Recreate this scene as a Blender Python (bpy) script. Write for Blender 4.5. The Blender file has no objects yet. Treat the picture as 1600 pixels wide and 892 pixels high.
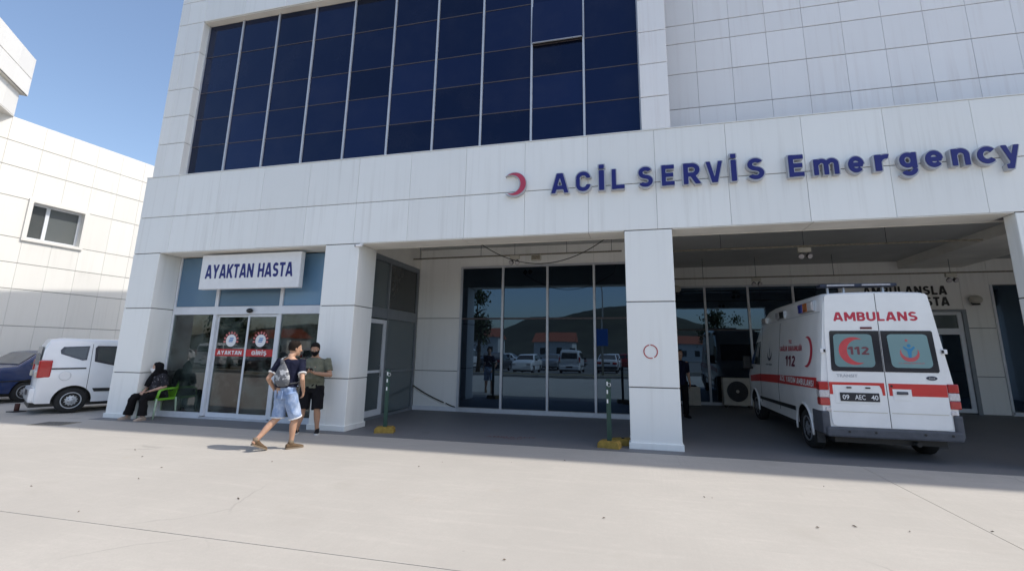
import bpy, bmesh, math, random
from mathutils import Vector, Matrix, Quaternion, noise
random.seed(7)
S = bpy.context.scene
COL = S.collection
R = math.radians

# ------------------------------------------------------------------ camera
cam_d = bpy.data.cameras.new("camera")
cam = bpy.data.objects.new("camera", cam_d)
COL.objects.link(cam)
_yaw, _pitch, _roll = R(-13.68), R(11.11), R(0.7086)
_fw = Vector((math.sin(_yaw)*math.cos(_pitch), math.cos(_yaw)*math.cos(_pitch), math.sin(_pitch)))
_r0 = Vector((math.cos(_yaw), -math.sin(_yaw), 0))
_u0 = _r0.cross(_fw)
_r = math.cos(_roll)*_r0 + math.sin(_roll)*_u0
_u = -math.sin(_roll)*_r0 + math.cos(_roll)*_u0
_M = Matrix((_r, _u, -_fw)).transposed().to_4x4()
_M.translation = Vector((0, -8.65, 1.6184))
cam.matrix_world = _M
cam_d.sensor_width = 36.0
cam_d.lens = 721.0/1600*36
cam_d.shift_x = -22/1600
cam_d.shift_y = -38/1600
cam_d.clip_start = 0.05
cam_d.clip_end = 5000
S.camera = cam

# ------------------------------------------------------------------ sky, sun, exposure
SUN = Vector((0.73, 0.101, 1.0)).normalized()
elev = math.asin(SUN.z)
azim = math.atan2(SUN.x, SUN.y)
W = bpy.data.worlds.new("World")
S.world = W
W.use_nodes = True
nt = W.node_tree
nt.nodes.clear()
_sky = nt.nodes.new("ShaderNodeTexSky")
_sky.sky_type = 'NISHITA'
_sky.sun_disc = False
_sky.sun_elevation = elev
_sky.sun_rotation = azim
_sky.altitude = 50
_sky.air_density = 1.0
_sky.dust_density = 2.2
_sky.ozone_density = 1.2
_bg = nt.nodes.new("ShaderNodeBackground")
_bg.inputs[1].default_value = 0.15
_wo = nt.nodes.new("ShaderNodeOutputWorld")
nt.links.new(_sky.outputs[0], _bg.inputs[0])
nt.links.new(_bg.outputs[0], _wo.inputs[0])
sun_d = bpy.data.lights.new("sun", 'SUN')
sun_d.energy = 2.8
sun_d.angle = R(0.53)
sun_d.color = (1.0, 0.95, 0.88)
sun = bpy.data.objects.new("sun", sun_d)
COL.objects.link(sun)
sun.rotation_euler = SUN.to_track_quat('Z', 'Y').to_euler()
S.view_settings.view_transform = 'Standard'
S.view_settings.look = 'None'
S.view_settings.exposure = 0.58
S.view_settings.gamma = 1
S.view_settings.use_curve_mapping = False
S.cycles.max_bounces = 8
S.cycles.transparent_max_bounces = 16

# ------------------------------------------------------------------ helpers: objects
def wmat(o):
    m = o.matrix_basis.copy()
    if o.parent:
        m = wmat(o.parent) @ o.matrix_parent_inverse @ m
    return m

def link(o, parent=None):
    COL.objects.link(o)
    if parent:
        o.parent = parent
    return o

def tag(o, label=None, cat=None, group=None, kind=None):
    if label: o['label'] = label
    if cat: o['category'] = cat
    if group: o['group'] = group
    if kind: o['kind'] = kind
    return o

def thing(name, label, cat, loc=(0, 0, 0), rz=0, group=None):
    o = bpy.data.objects.new(name, None)
    o.empty_display_size = 0.3
    link(o)
    o.location = loc
    o.rotation_euler = (0, 0, rz)
    return tag(o, label, cat, group)

def copy_tree(o, parent=None):
    c = o.copy()
    COL.objects.link(c)
    if parent: c.parent = parent
    for ch in list(o.children):
        copy_tree(ch, c)
    return c

class MB:
    """collects faces of one mesh"""
    def __init__(s):
        s.v = []; s.f = []; s.m = []; s.sm = []
    def add(s, vs, fs, m=0, smooth=False):
        b = len(s.v)
        s.v += [tuple(x) for x in vs]
        s.f += [tuple(b+i for i in f) for f in fs]
        s.m += [m]*len(fs); s.sm += [smooth]*len(fs)
        return s
    def box(s, lo, hi, m=0, M=None):
        x0, y0, z0 = lo; x1, y1, z1 = hi
        vs = [(x0,y0,z0),(x1,y0,z0),(x1,y1,z0),(x0,y1,z0),(x0,y0,z1),(x1,y0,z1),(x1,y1,z1),(x0,y1,z1)]
        if M: vs = [M @ Vector(p) for p in vs]
        return s.add(vs, [(0,3,2,1),(4,5,6,7),(0,1,5,4),(1,2,6,5),(2,3,7,6),(3,0,4,7)], m)
    def cbox(s, c, d, m=0, M=None):
        return s.box([c[i]-d[i]/2 for i in range(3)], [c[i]+d[i]/2 for i in range(3)], m, M)
    def bevbox(s, c, d, b=0.01, m=0, M=None, segs=2):
        bm = bmesh.new()
        bmesh.ops.create_cube(bm, size=1)
        for v in bm.verts:
            v.co = Vector((v.co.x*d[0], v.co.y*d[1], v.co.z*d[2]))
        bmesh.ops.bevel(bm, geom=bm.edges[:], offset=b, segments=segs, affect='EDGES', profile=0.6)
        vs = [v.co + Vector(c) for v in bm.verts]
        if M: vs = [M @ p for p in vs]
        bm.verts.index_update()
        s.add(vs, [[v.index for v in f.verts] for f in bm.faces], m, False)
        bm.free()
        return s
    def prism(s, poly, a, b, axis='y', m=0, M=None):
        """poly: list of (p,q); extruded along axis from a to b. p,q map to the two other axes in xyz order"""
        def P(p, t):
            if axis == 'y': q = Vector((p[0], t, p[1]))
            elif axis == 'x': q = Vector((t, p[0], p[1]))
            else: q = Vector((p[0], p[1], t))
            return M @ q if M else q
        n = len(poly)
        ar = sum(poly[i][0]*poly[(i+1) % n][1]-poly[(i+1) % n][0]*poly[i][1] for i in range(n))
        if ar < 0: poly = poly[::-1]
        vs = [P(p, a) for p in poly]+[P(p, b) for p in poly]
        flip = (axis == 'y') != (b < a)
        fs = [tuple(range(n))[::-1], tuple(range(n, 2*n))]+[(i, (i+1) % n, n+(i+1) % n, n+i) for i in range(n)]
        if flip: fs = [f[::-1] for f in fs]
        return s.add(vs, fs, m)
    def rings(s, rings, m=0, cap=True, smooth=True, closed=False):
        n = len(rings[0])
        vs = [p for r in rings for p in r]
        fs = []
        k = len(rings)
        for i in range(k if closed else k-1):
            j = (i+1) % k
            for a in range(n):
                b = (a+1) % n
                fs.append((i*n+a, i*n+b, j*n+b, j*n+a))
        s.add(vs, fs, m, smooth)
        if cap and not closed:
            b = len(s.v)-len(vs)
            s.f += [tuple(b+a for a in range(n))[::-1], tuple(b+(k-1)*n+a for a in range(n))]
            s.m += [m, m]; s.sm += [False, False]
        return s
    def tube(s, pts, rad, n=10, m=0, cap=True, smooth=True, closed=False):
        pts = [Vector(p) for p in pts]
        if not isinstance(rad, (list, tuple)): rad = [rad]*len(pts)
        rs = []
        up = None
        k = len(pts)
        for i, p in enumerate(pts):
            if closed: t = pts[(i+1) % k]-pts[i-1]
            else: t = pts[min(i+1, k-1)]-pts[max(i-1, 0)]
            if t.length < 1e-9: t = Vector((0, 0, 1))
            t.normalize()
            if up is None:
                up = t.orthogonal().normalized()
            else:
                up = (up - t*up.dot(t))
                up = up.normalized() if up.length > 1e-6 else t.orthogonal().normalized()
            q = t.cross(up)
            r = rad[i]
            ra, rb = r if isinstance(r, (tuple, list)) else (r, r)
            rs.append([p + up*(math.cos(2*math.pi*a/n)*ra) + q*(math.sin(2*math.pi*a/n)*rb) for a in range(n)])
        return s.rings(rs, m, cap, smooth, closed)
    def cyl(s, a, b, r, n=16, m=0, r2=None):
        return s.tube([a, b], [r, r if r2 is None else r2], n, m)
    def lathe(s, prof, c, axis=(0, 0, 1), n=20, m=0, smooth=True):
        """prof: (r, h) along the axis from c"""
        ax = Vector(axis).normalized(); u = ax.orthogonal().normalized(); w = ax.cross(u); c = Vector(c)
        rs = [[c + ax*h + u*(r*math.cos(2*math.pi*a/n)) + w*(r*math.sin(2*math.pi*a/n)) for a in range(n)] for r, h in prof]
        return s.rings(rs, m, True, smooth)
    def ball(s, c, d, n=12, m=0, M=None):
        c = Vector(c)
        rs = []
        k = n//2+1
        for i in range(k):
            t = math.pi*(i+0.02)/(k-1+0.04)
            rr = [Vector((math.sin(t)*math.cos(2*math.pi*a/n)*d[0], math.sin(t)*math.sin(2*math.pi*a/n)*d[1], -math.cos(t)*d[2])) for a in range(n)]
            rs.append([c + ((M @ q) if M else q) for q in rr])
        return s.rings(rs, m)
    def mesh(s, name, mats):
        me = bpy.data.meshes.new(name)
        me.from_pydata(s.v, [], s.f)
        for mt in (mats if isinstance(mats, (list, tuple)) else [mats]):
            me.materials.append(mt)
        me.polygons.foreach_set('material_index', s.m)
        me.polygons.foreach_set('use_smooth', s.sm)
        me.update()
        return me
    def obj(s, name, mats, parent=None, loc=None):
        o = bpy.data.objects.new(name, s.mesh(name, mats))
        link(o, parent)
        if loc: o.location = loc
        return o

def inst(name, me, parent=None, M=None):
    o = bpy.data.objects.new(name, me)
    link(o, parent)
    if M is not None: o.matrix_basis = M
    return o

# ------------------------------------------------------------------ helpers: materials
def newmat(name):
    m = bpy.data.materials.new(name)
    m.use_nodes = True
    n = m.node_tree
    b = n.nodes["Principled BSDF"]
    return m, n, b

def N(n, typ, **kw):
    x = n.nodes.new(typ)
    for k, v in kw.items():
        if k.startswith('i_'):
            key = k[2:]
            key = int(key) if key.isdigit() else key.replace('_', ' ')
            x.inputs[key].default_value = v
        else:
            setattr(x, k, v)
    return x

def noisefac(n, scale, detail=4, rough=0.6, lo=0.35, hi=0.65, vec=None, stretch=None):
    """0..1 factor from object-space noise"""
    tc = N(n, "ShaderNodeTexCoord")
    src = tc.outputs['Object'] if vec is None else vec
    if stretch:
        mp = N(n, "ShaderNodeMapping"); mp.inputs['Scale'].default_value = stretch
        n.links.new(src, mp.inputs[0]); src = mp.outputs[0]
    t = N(n, "ShaderNodeTexNoise"); t.inputs['Scale'].default_value = scale; t.inputs['Detail'].default_value = detail; t.inputs['Roughness'].default_value = rough
    n.links.new(src, t.inputs['Vector'])
    mr = N(n, "ShaderNodeMapRange"); mr.inputs[1].default_value = lo; mr.inputs[2].default_value = hi
    n.links.new(t.outputs[0], mr.inputs[0])
    return mr.outputs[0]

def mixc(n, fac, a, b, mode='MIX'):
    x = N(n, "ShaderNodeMix", data_type='RGBA', blend_type=mode)
    for sock, v in ((x.inputs[0], fac), (x.inputs[6], a), (x.inputs[7], b)):
        if hasattr(v, 'links'): n.links.new(v, sock)
        elif isinstance(v, (int, float)): sock.default_value = v
        else: sock.default_value = (*v, 1) if len(v) == 3 else v
    return x.outputs[2]

def mul(n, a, k):
    x = N(n, "ShaderNodeMath", operation='MULTIPLY')
    n.links.new(a, x.inputs[0])
    if hasattr(k, 'links'): n.links.new(k, x.inputs[1])
    else: x.inputs[1].default_value = k
    return x.outputs[0]

def bump(n, b, fac, strength=0.1, dist=0.01):
    x = N(n, "ShaderNodeBump"); x.inputs['Strength'].default_value = strength; x.inputs['Distance'].default_value = dist
    n.links.new(fac, x.inputs['Height']); n.links.new(x.outputs[0], b.inputs['Normal'])

def mat(name, col, rough=0.5, metal=0.0, var=0.12, scale=6.0, spec=0.5, coat=0.0, bmp=0.0, bscale=None, emit=None):
    """plain surface with a mild worn variation of its own colour"""
    m, n, b = newmat(name)
    b.inputs['Roughness'].default_value = rough
    b.inputs['Metallic'].default_value = metal
    b.inputs['Specular IOR Level'].default_value = spec
    b.inputs['Coat Weight'].default_value = coat
    if var:
        f = noisefac(n, scale, 4, 0.6, 0.3, 0.7)
        dark = tuple(c*(1-var) for c in col); lite = tuple(min(1, c*(1+var*0.6)) for c in col)
        n.links.new(mixc(n, f, dark, lite), b.inputs['Base Color'])
    else:
        b.inputs['Base Color'].default_value = (*col, 1)
    if bmp:
        bump(n, b, noisefac(n, bscale or scale*8, 3, 0.6, 0, 1), bmp)
    if emit:
        b.inputs['Emission Color'].default_value = (*emit[0], 1); b.inputs['Emission Strength'].default_value = emit[1]
    return m

def panel_mat(name, col, streak=0.12, rough=0.42, grime=(0.36, 0.33, 0.28)):
    m, n, b = newmat(name)
    geo = N(n, "ShaderNodeNewGeometry")
    pos = geo.outputs['Position']
    oi = N(n, "ShaderNodeObjectInfo")
    rnd = N(n, "ShaderNodeMapRange"); rnd.inputs[3].default_value = 0.0; rnd.inputs[4].default_value = 1.0
    n.links.new(oi.outputs['Random'], rnd.inputs[0])
    base = mixc(n, rnd.outputs[0], tuple(c*0.955 for c in col), tuple(min(1, c*1.02) for c in col))
    cloud = noisefac(n, 0.9, 5, 0.62, 0.3, 0.75, vec=pos)
    base = mixc(n, mul(n, cloud, 0.10), base, tuple(c*0.72 for c in col))
    st = noisefac(n, 1.0, 5, 0.6, 0.5, 0.8, vec=pos, stretch=(9, 9, 0.35))
    patch = noisefac(n, 0.55, 3, 0.5, 0.35, 0.7, vec=pos)
    base = mixc(n, mul(n, mul(n, st, patch), streak*3), base, grime)
    n.links.new(base, b.inputs['Base Color'])
    rr = N(n, "ShaderNodeMapRange"); rr.inputs[3].default_value = rough-0.08; rr.inputs[4].default_value = rough+0.12
    n.links.new(cloud, rr.inputs[0]); n.links.new(rr.outputs[0], b.inputs['Roughness'])
    bump(n, b, noisefac(n, 1.6, 2, 0.5, 0, 1, vec=pos), 0.06, 0.05)
    return m

def glass_mat(name, base, ior, rough=0.015, wavy=0.02, dirt_haze=0.15, tint=None):
    m, n, b = newmat(name)
    geo = N(n, "ShaderNodeNewGeometry"); pos = geo.outputs['Position']
    oi = N(n, "ShaderNodeObjectInfo")
    d = noisefac(n, 1.2, 5, 0.65, 0.45, 0.8, vec=pos)
    c = mixc(n, oi.outputs['Random'], tuple(x*0.45 for x in base), tuple(x*2.0 for x in base))
    c = mixc(n, mul(n, d, dirt_haze), c, (0.16, 0.15, 0.13))
    n.links.new(c, b.inputs['Base Color'])
    b.inputs['Roughness'].default_value = rough
    b.inputs['IOR'].default_value = ior
    if tint: b.inputs['Specular Tint'].default_value = (*tint, 1)
    bump(n, b, noisefac(n, 1.3, 2, 0.4, 0, 1, vec=pos), wavy, 0.1)
    return m

def clear_glass(name, tint, ior=1.7, dirt_haze=0.1):
    m, n, b = newmat(name)
    n.nodes.remove(b)
    out = n.nodes["Material Output"]
    tr = N(n, "ShaderNodeBsdfTransparent"); tr.inputs[0].default_value = (*tint, 1)
    gl = N(n, "ShaderNodeBsdfGlossy"); gl.inputs['Roughness'].default_value = 0.01
    fr = N(n, "ShaderNodeFresnel"); fr.inputs[0].default_value = ior
    mx = N(n, "ShaderNodeMixShader")
    n.links.new(fr.outputs[0], mx.inputs[0]); n.links.new(tr.outputs[0], mx.inputs[1]); n.links.new(gl.outputs[0], mx.inputs[2])
    df = N(n, "ShaderNodeBsdfDiffuse"); df.inputs[0].default_value = (0.30, 0.37, 0.35, 1)  # green film: dirt, with reflected pale ground and haze put into its colour
    geo = N(n, "ShaderNodeNewGeometry")
    d = noisefac(n, 2.5, 5, 0.65, 0.4, 0.85, vec=geo.outputs['Position'])
    mx2 = N(n, "ShaderNodeMixShader")
    n.links.new(mul(n, d, dirt_haze), mx2.inputs[0]); n.links.new(mx.outputs[0], mx2.inputs[1]); n.links.new(df.outputs[0], mx2.inputs[2])
    n.links.new(mx2.outputs[0], out.inputs[0])
    return m

def ground_mat(name, col, var=0.25, rough=0.85, cracks=True, stains=0.35, tracks=False):
    m, n, b = newmat(name)
    geo = N(n, "ShaderNodeNewGeometry"); pos = geo.outputs['Position']
    big = noisefac(n, 0.28, 6, 0.6, 0.3, 0.7, vec=pos)
    mid = noisefac(n, 2.2, 8, 0.7, 0.3, 0.72, vec=pos, stretch=(1, 1.5, 1))
    fine = noisefac(n, 60, 4, 0.7, 0.2, 0.8, vec=pos)
    c = mixc(n, big, tuple(x*(1-var*0.75) for x in col), tuple(x*(1+var*0.22) for x in col))
    c = mixc(n, mul(n, mid, 0.5), c, tuple(x*0.78 for x in col))
    c = mixc(n, mul(n, fine, 0.35), c, tuple(x*0.62 for x in col))
    # brushed / swept streaks across the slabs
    sw = noisefac(n, 1.0, 5, 0.65, 0.52, 0.74, vec=pos, stretch=(0.7, 7, 1))
    c = mixc(n, mul(n, sw, 0.22), c, tuple(min(1, x*1.22) for x in col))
    br = noisefac(n, 1.0, 3, 0.6, 0.35, 0.65, vec=pos, stretch=(42, 1.6, 1))
    bm_ = noisefac(n, 0.45, 2, 0.5, 0.42, 0.62, vec=pos)
    c = mixc(n, mul(n, mul(n, br, bm_), 0.28), c, tuple(x*0.72 for x in col))
    # oil and rust blotches
    st = noisefac(n, 0.75, 7, 0.62, 0.6, 0.78, vec=pos)
    c = mixc(n, mul(n, st, stains), c, (col[0]*0.55, col[1]*0.52, col[2]*0.47))
    rs = noisefac(n, 1.9, 4, 0.55, 0.66, 0.8, vec=pos)
    c = mixc(n, mul(n, rs, 0.22), c, (0.36, 0.25, 0.16))
    gr = noisefac(n, 15, 6, 0.75, 0.3, 0.7, vec=pos)
    c = mixc(n, mul(n, gr, 0.45), c, tuple(x*0.74 for x in col))
    # small dark specks
    vo = N(n, "ShaderNodeTexVoronoi"); vo.inputs['Scale'].default_value = 1.4
    n.links.new(pos, vo.inputs['Vector'])
    sp = N(n, "ShaderNodeMapRange"); sp.inputs[1].default_value = 0.022; sp.inputs[2].default_value = 0.012; sp.inputs[3].default_value = 0; sp.inputs[4].default_value = 0.15
    n.links.new(vo.outputs['Distance'], sp.inputs[0])
    c = mixc(n, sp.outputs[0], c, (0.07, 0.06, 0.05))
    if cracks:
        wp = N(n, "ShaderNodeTexNoise"); wp.inputs['Scale'].default_value = 1.6; wp.inputs['Detail'].default_value = 5
        n.links.new(pos, wp.inputs['Vector'])
        wm = N(n, "ShaderNodeMix", data_type='RGBA'); wm.inputs[0].default_value = 0.22
        n.links.new(pos, wm.inputs[6]); n.links.new(wp.outputs[1], wm.inputs[7])
        vc = N(n, "ShaderNodeTexVoronoi", feature='DISTANCE_TO_EDGE'); vc.inputs['Scale'].default_value = 0.42
        n.links.new(wm.outputs[2], vc.inputs['Vector'])
        cr = N(n, "ShaderNodeMapRange"); cr.inputs[1].default_value = 0.0045; cr.inputs[2].default_value = 0.001; cr.inputs[3].default_value = 0; cr.inputs[4].default_value = 1
        n.links.new(vc.outputs['Distance'], cr.inputs[0])
        msk = noisefac(n, 0.6, 3, 0.5, 0.55, 0.66, vec=pos)
        c = mixc(n, mul(n, mul(n, cr.outputs[0], msk), 0.28), c, tuple(x*0.35 for x in col))
    n.links.new(c, b.inputs['Base Color'])
    b.inputs['Roughness'].default_value = rough
    bump(n, b, fine, 0.12, 0.01)
    return m

M_panel = panel_mat("white_cladding", (0.87, 0.875, 0.845), 0.10)
M_fascia = panel_mat("fascia_cladding", (0.87, 0.875, 0.845), 0.12)
M_upper = panel_mat("upper_cladding", (0.88, 0.87, 0.86), 0.16, grime=(0.5, 0.40, 0.36))
M_bay = panel_mat("bay_cladding", (0.88, 0.87, 0.83), 0.12)
M_annex = panel_mat("annex_cladding", (0.76, 0.74, 0.69), 0.08)
M_core = mat("joint_shadow_gap", (0.17, 0.165, 0.16), 0.9)
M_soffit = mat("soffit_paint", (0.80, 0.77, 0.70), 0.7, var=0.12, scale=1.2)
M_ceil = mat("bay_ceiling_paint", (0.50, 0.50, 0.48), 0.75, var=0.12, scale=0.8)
M_alu = mat("mullion_aluminium", (0.58, 0.60, 0.63), 0.4, 0.25, var=0.08)
M_aluw = mat("white_frame", (0.70, 0.72, 0.75), 0.4, 0.0, var=0.06)
M_greyf = mat("grey_frame", (0.22, 0.24, 0.26), 0.45, 0.2, var=0.08)
M_transom = mat("transom_seal", (0.085, 0.072, 0.078), 0.6)
M_glassU = glass_mat("upper_blue_glass", (0.0045, 0.008, 0.026), 1.5, 0.02, 0.012, 0.06, (.34, .52, 1))
M_glassB = glass_mat("bay_dark_glass", (0.005, 0.006, 0.009), 2.1, 0.006, 0.006, 0.01, (.48, .72, 1))
M_glassP = glass_mat("partition_glass", (0.055, 0.07, 0.075), 1.55, 0.12, 0.01, 0.2)
M_glassT = glass_mat("transom_blue_film", (0.085, 0.155, 0.23), 1.5, 0.2, 0.01, 0.1)
M_glassE = clear_glass("entrance_glass", (0.70, 0.82, 0.78), 1.9, 0.30)
M_glassW = glass_mat("annex_window_glass", (0.10, 0.11, 0.11), 1.5, 0.1, 0.01, 0.2)
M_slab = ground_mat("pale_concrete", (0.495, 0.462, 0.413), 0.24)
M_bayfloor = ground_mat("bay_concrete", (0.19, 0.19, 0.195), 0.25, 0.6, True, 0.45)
M_asph = ground_mat("worn_asphalt", (0.17, 0.165, 0.155), 0.25, 0.9, False)
M_black = mat("black_plastic", (0.012, 0.012, 0.013), 0.45, var=0.2)
M_darkgrey = mat("dark_grey_plastic", (0.045, 0.047, 0.052), 0.55, var=0.2)
M_rubber = mat("tyre_rubber", (0.018, 0.018, 0.018), 0.85, var=0.2)
M_white = mat("white_paint", (0.78, 0.78, 0.78), 0.4, var=0.05)
M_offwhite = mat("aged_white_plastic", (0.58, 0.55, 0.47), 0.5, var=0.12)
M_red = mat("red_film", (0.50, 0.018, 0.022), 0.4, var=0.06)
M_navy = mat("navy_letter_face", (0.006, 0.008, 0.15), 0.35, var=0.06)
M_letgrey = mat("letter_return_grey", (0.46, 0.47, 0.50), 0.4, 0.2, var=0.1)
M_signred = mat("crescent_red_face", (0.48, 0.05, 0.10), 0.4, var=0.1)
M_yellow = mat("worn_yellow_paint", (0.34, 0.22, 0.04), 0.75, var=0.35, scale=14)
M_postgreen = mat("dark_green_paint", (0.012, 0.055, 0.04), 0.4, var=0.2)
M_chain = mat("black_chain", (0.02, 0.02, 0.022), 0.5, 0.3)
M_rust = mat("rusty_conduit", (0.30, 0.27, 0.21), 0.7, 0.2, var=0.4, scale=20)
M_room = mat("room_wall_paint", (0.55, 0.56, 0.54), 0.8)
M_banner = mat("yellow_banner", (0.75, 0.45, 0.02), 0.6)
M_letblack = mat("black_letter", (0.02, 0.02, 0.02), 0.5)
M_silver = mat("silver_metal", (0.55, 0.56, 0.57), 0.35, 0.7, var=0.1)

# ------------------------------------------------------------------ helpers: text
def text_verts(s, bold=0.0, depth=0.0, shear=0.0):
    """letters of one string as (verts, faces), in text units"""
    c = bpy.data.curves.new("letter_curve", 'FONT')
    c.body = s; c.size = 1.0; c.offset = bold; c.extrude = depth; c.shear = shear
    c.resolution_u = 3
    o = bpy.data.objects.new("letter_tmp", c); COL.objects.link(o)
    dg = bpy.context.evaluated_depsgraph_get()
    me = bpy.data.meshes.new_from_object(o.evaluated_get(dg))
    vs = [v.co.copy() for v in me.vertices]; fs = [tuple(p.vertices) for p in me.polygons]
    bpy.data.objects.remove(o); bpy.data.curves.remove(c); bpy.data.meshes.remove(me)
    return vs, fs

def fit_text(s, w, h, bold=0.0, depth=0.0, shear=0.0, capref=None):
    """scaled so the string is w wide and h tall, centred on x, bottom at y=0"""
    vs, fs = text_verts(s, bold, 0.5 if depth else 0.0, shear)
    x0 = min(v.x for v in vs); x1 = max(v.x for v in vs)
    if capref:
        rv, _ = text_verts(capref, bold)
        y0 = min(v.y for v in rv); y1 = max(v.y for v in rv)
    else:
        y0 = min(v.y for v in vs); y1 = max(v.y for v in vs)
    sx = w/(x1-x0); sy = h/(y1-y0)
    return [Vector(((v.x-(x0+x1)/2)*sx, (v.y-y0)*sy, v.z*depth*1.0)) for v in vs], fs

def flat_text(name, s, w, h, M, material, parent=None, bold=0.02, depth=0.0, shear=0.0, capref=None):
    """M maps text plane (x right, y up, z towards viewer) to the parent's space"""
    vs, fs = fit_text(s, w, h, bold, depth, shear, capref)
    b = MB(); b.add([M @ v for v in vs], fs)
    return b.obj(name, material, parent)

def face_M(x, y, z):
    """a plane facing -Y with its origin at x,y,z"""
    return Matrix(((1, 0, 0, x), (0, 0, -1, y), (0, 1, 0, z), (0, 0, 0, 1)))

def crescent(R1, R2, off, n=36, a0=None):
    """outline of a crescent opening to the left: outer circle R1, inner circle R2 shifted left by off"""
    # intersection angle on the outer circle
    x = (R1*R1-R2*R2+off*off)/(2*off)*-1
    th = math.acos(max(-1, min(1, x/R1)))
    out = [(R1*math.cos(t), R1*math.sin(t)) for t in [(-th+2*th*i/n) for i in range(n+1)]]
    y = R1*math.sin(th)
    ph = math.atan2(y, x+off)
    inn = [(-off+R2*math.cos(t), R2*math.sin(t)) for t in [(ph-2*ph*i/n) for i in range(1, n)]]
    return out, inn, th

def crescent_faces(R1, R2, off, n=30):
    out, inn, th = crescent(R1, R2, off, n)
    inn = [out[-1]]+inn+[out[0]]
    inn = inn[::-1]          # same direction as out
    vs = out+inn
    k = len(out)
    fs = [(i, i+1, k+i+1, k+i) for i in range(k-1)]
    return vs, [f[::-1] for f in fs]

def extr(b, vs2, fs, M, depth, m=0):
    """2D faces to a solid of that depth (front at z=depth), sides from boundary edges"""
    front = [M @ Vector((v[0], v[1], depth)) for v in vs2]; back = [M @ Vector((v[0], v[1], 0)) for v in vs2]
    n = len(vs2)
    cnt = {}
    for f in fs:
        for i in range(len(f)):
            cnt[(f[i], f[(i+1) % len(f)])] = 1
    side = [(a, bb, bb+n, a+n) for (a, bb) in cnt if (bb, a) not in cnt]
    b.add(front+back, list(fs)+[tuple(i+n for i in f[::-1]) for f in fs]+[s_[::-1] for s_ in side], m)
    return b

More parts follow.
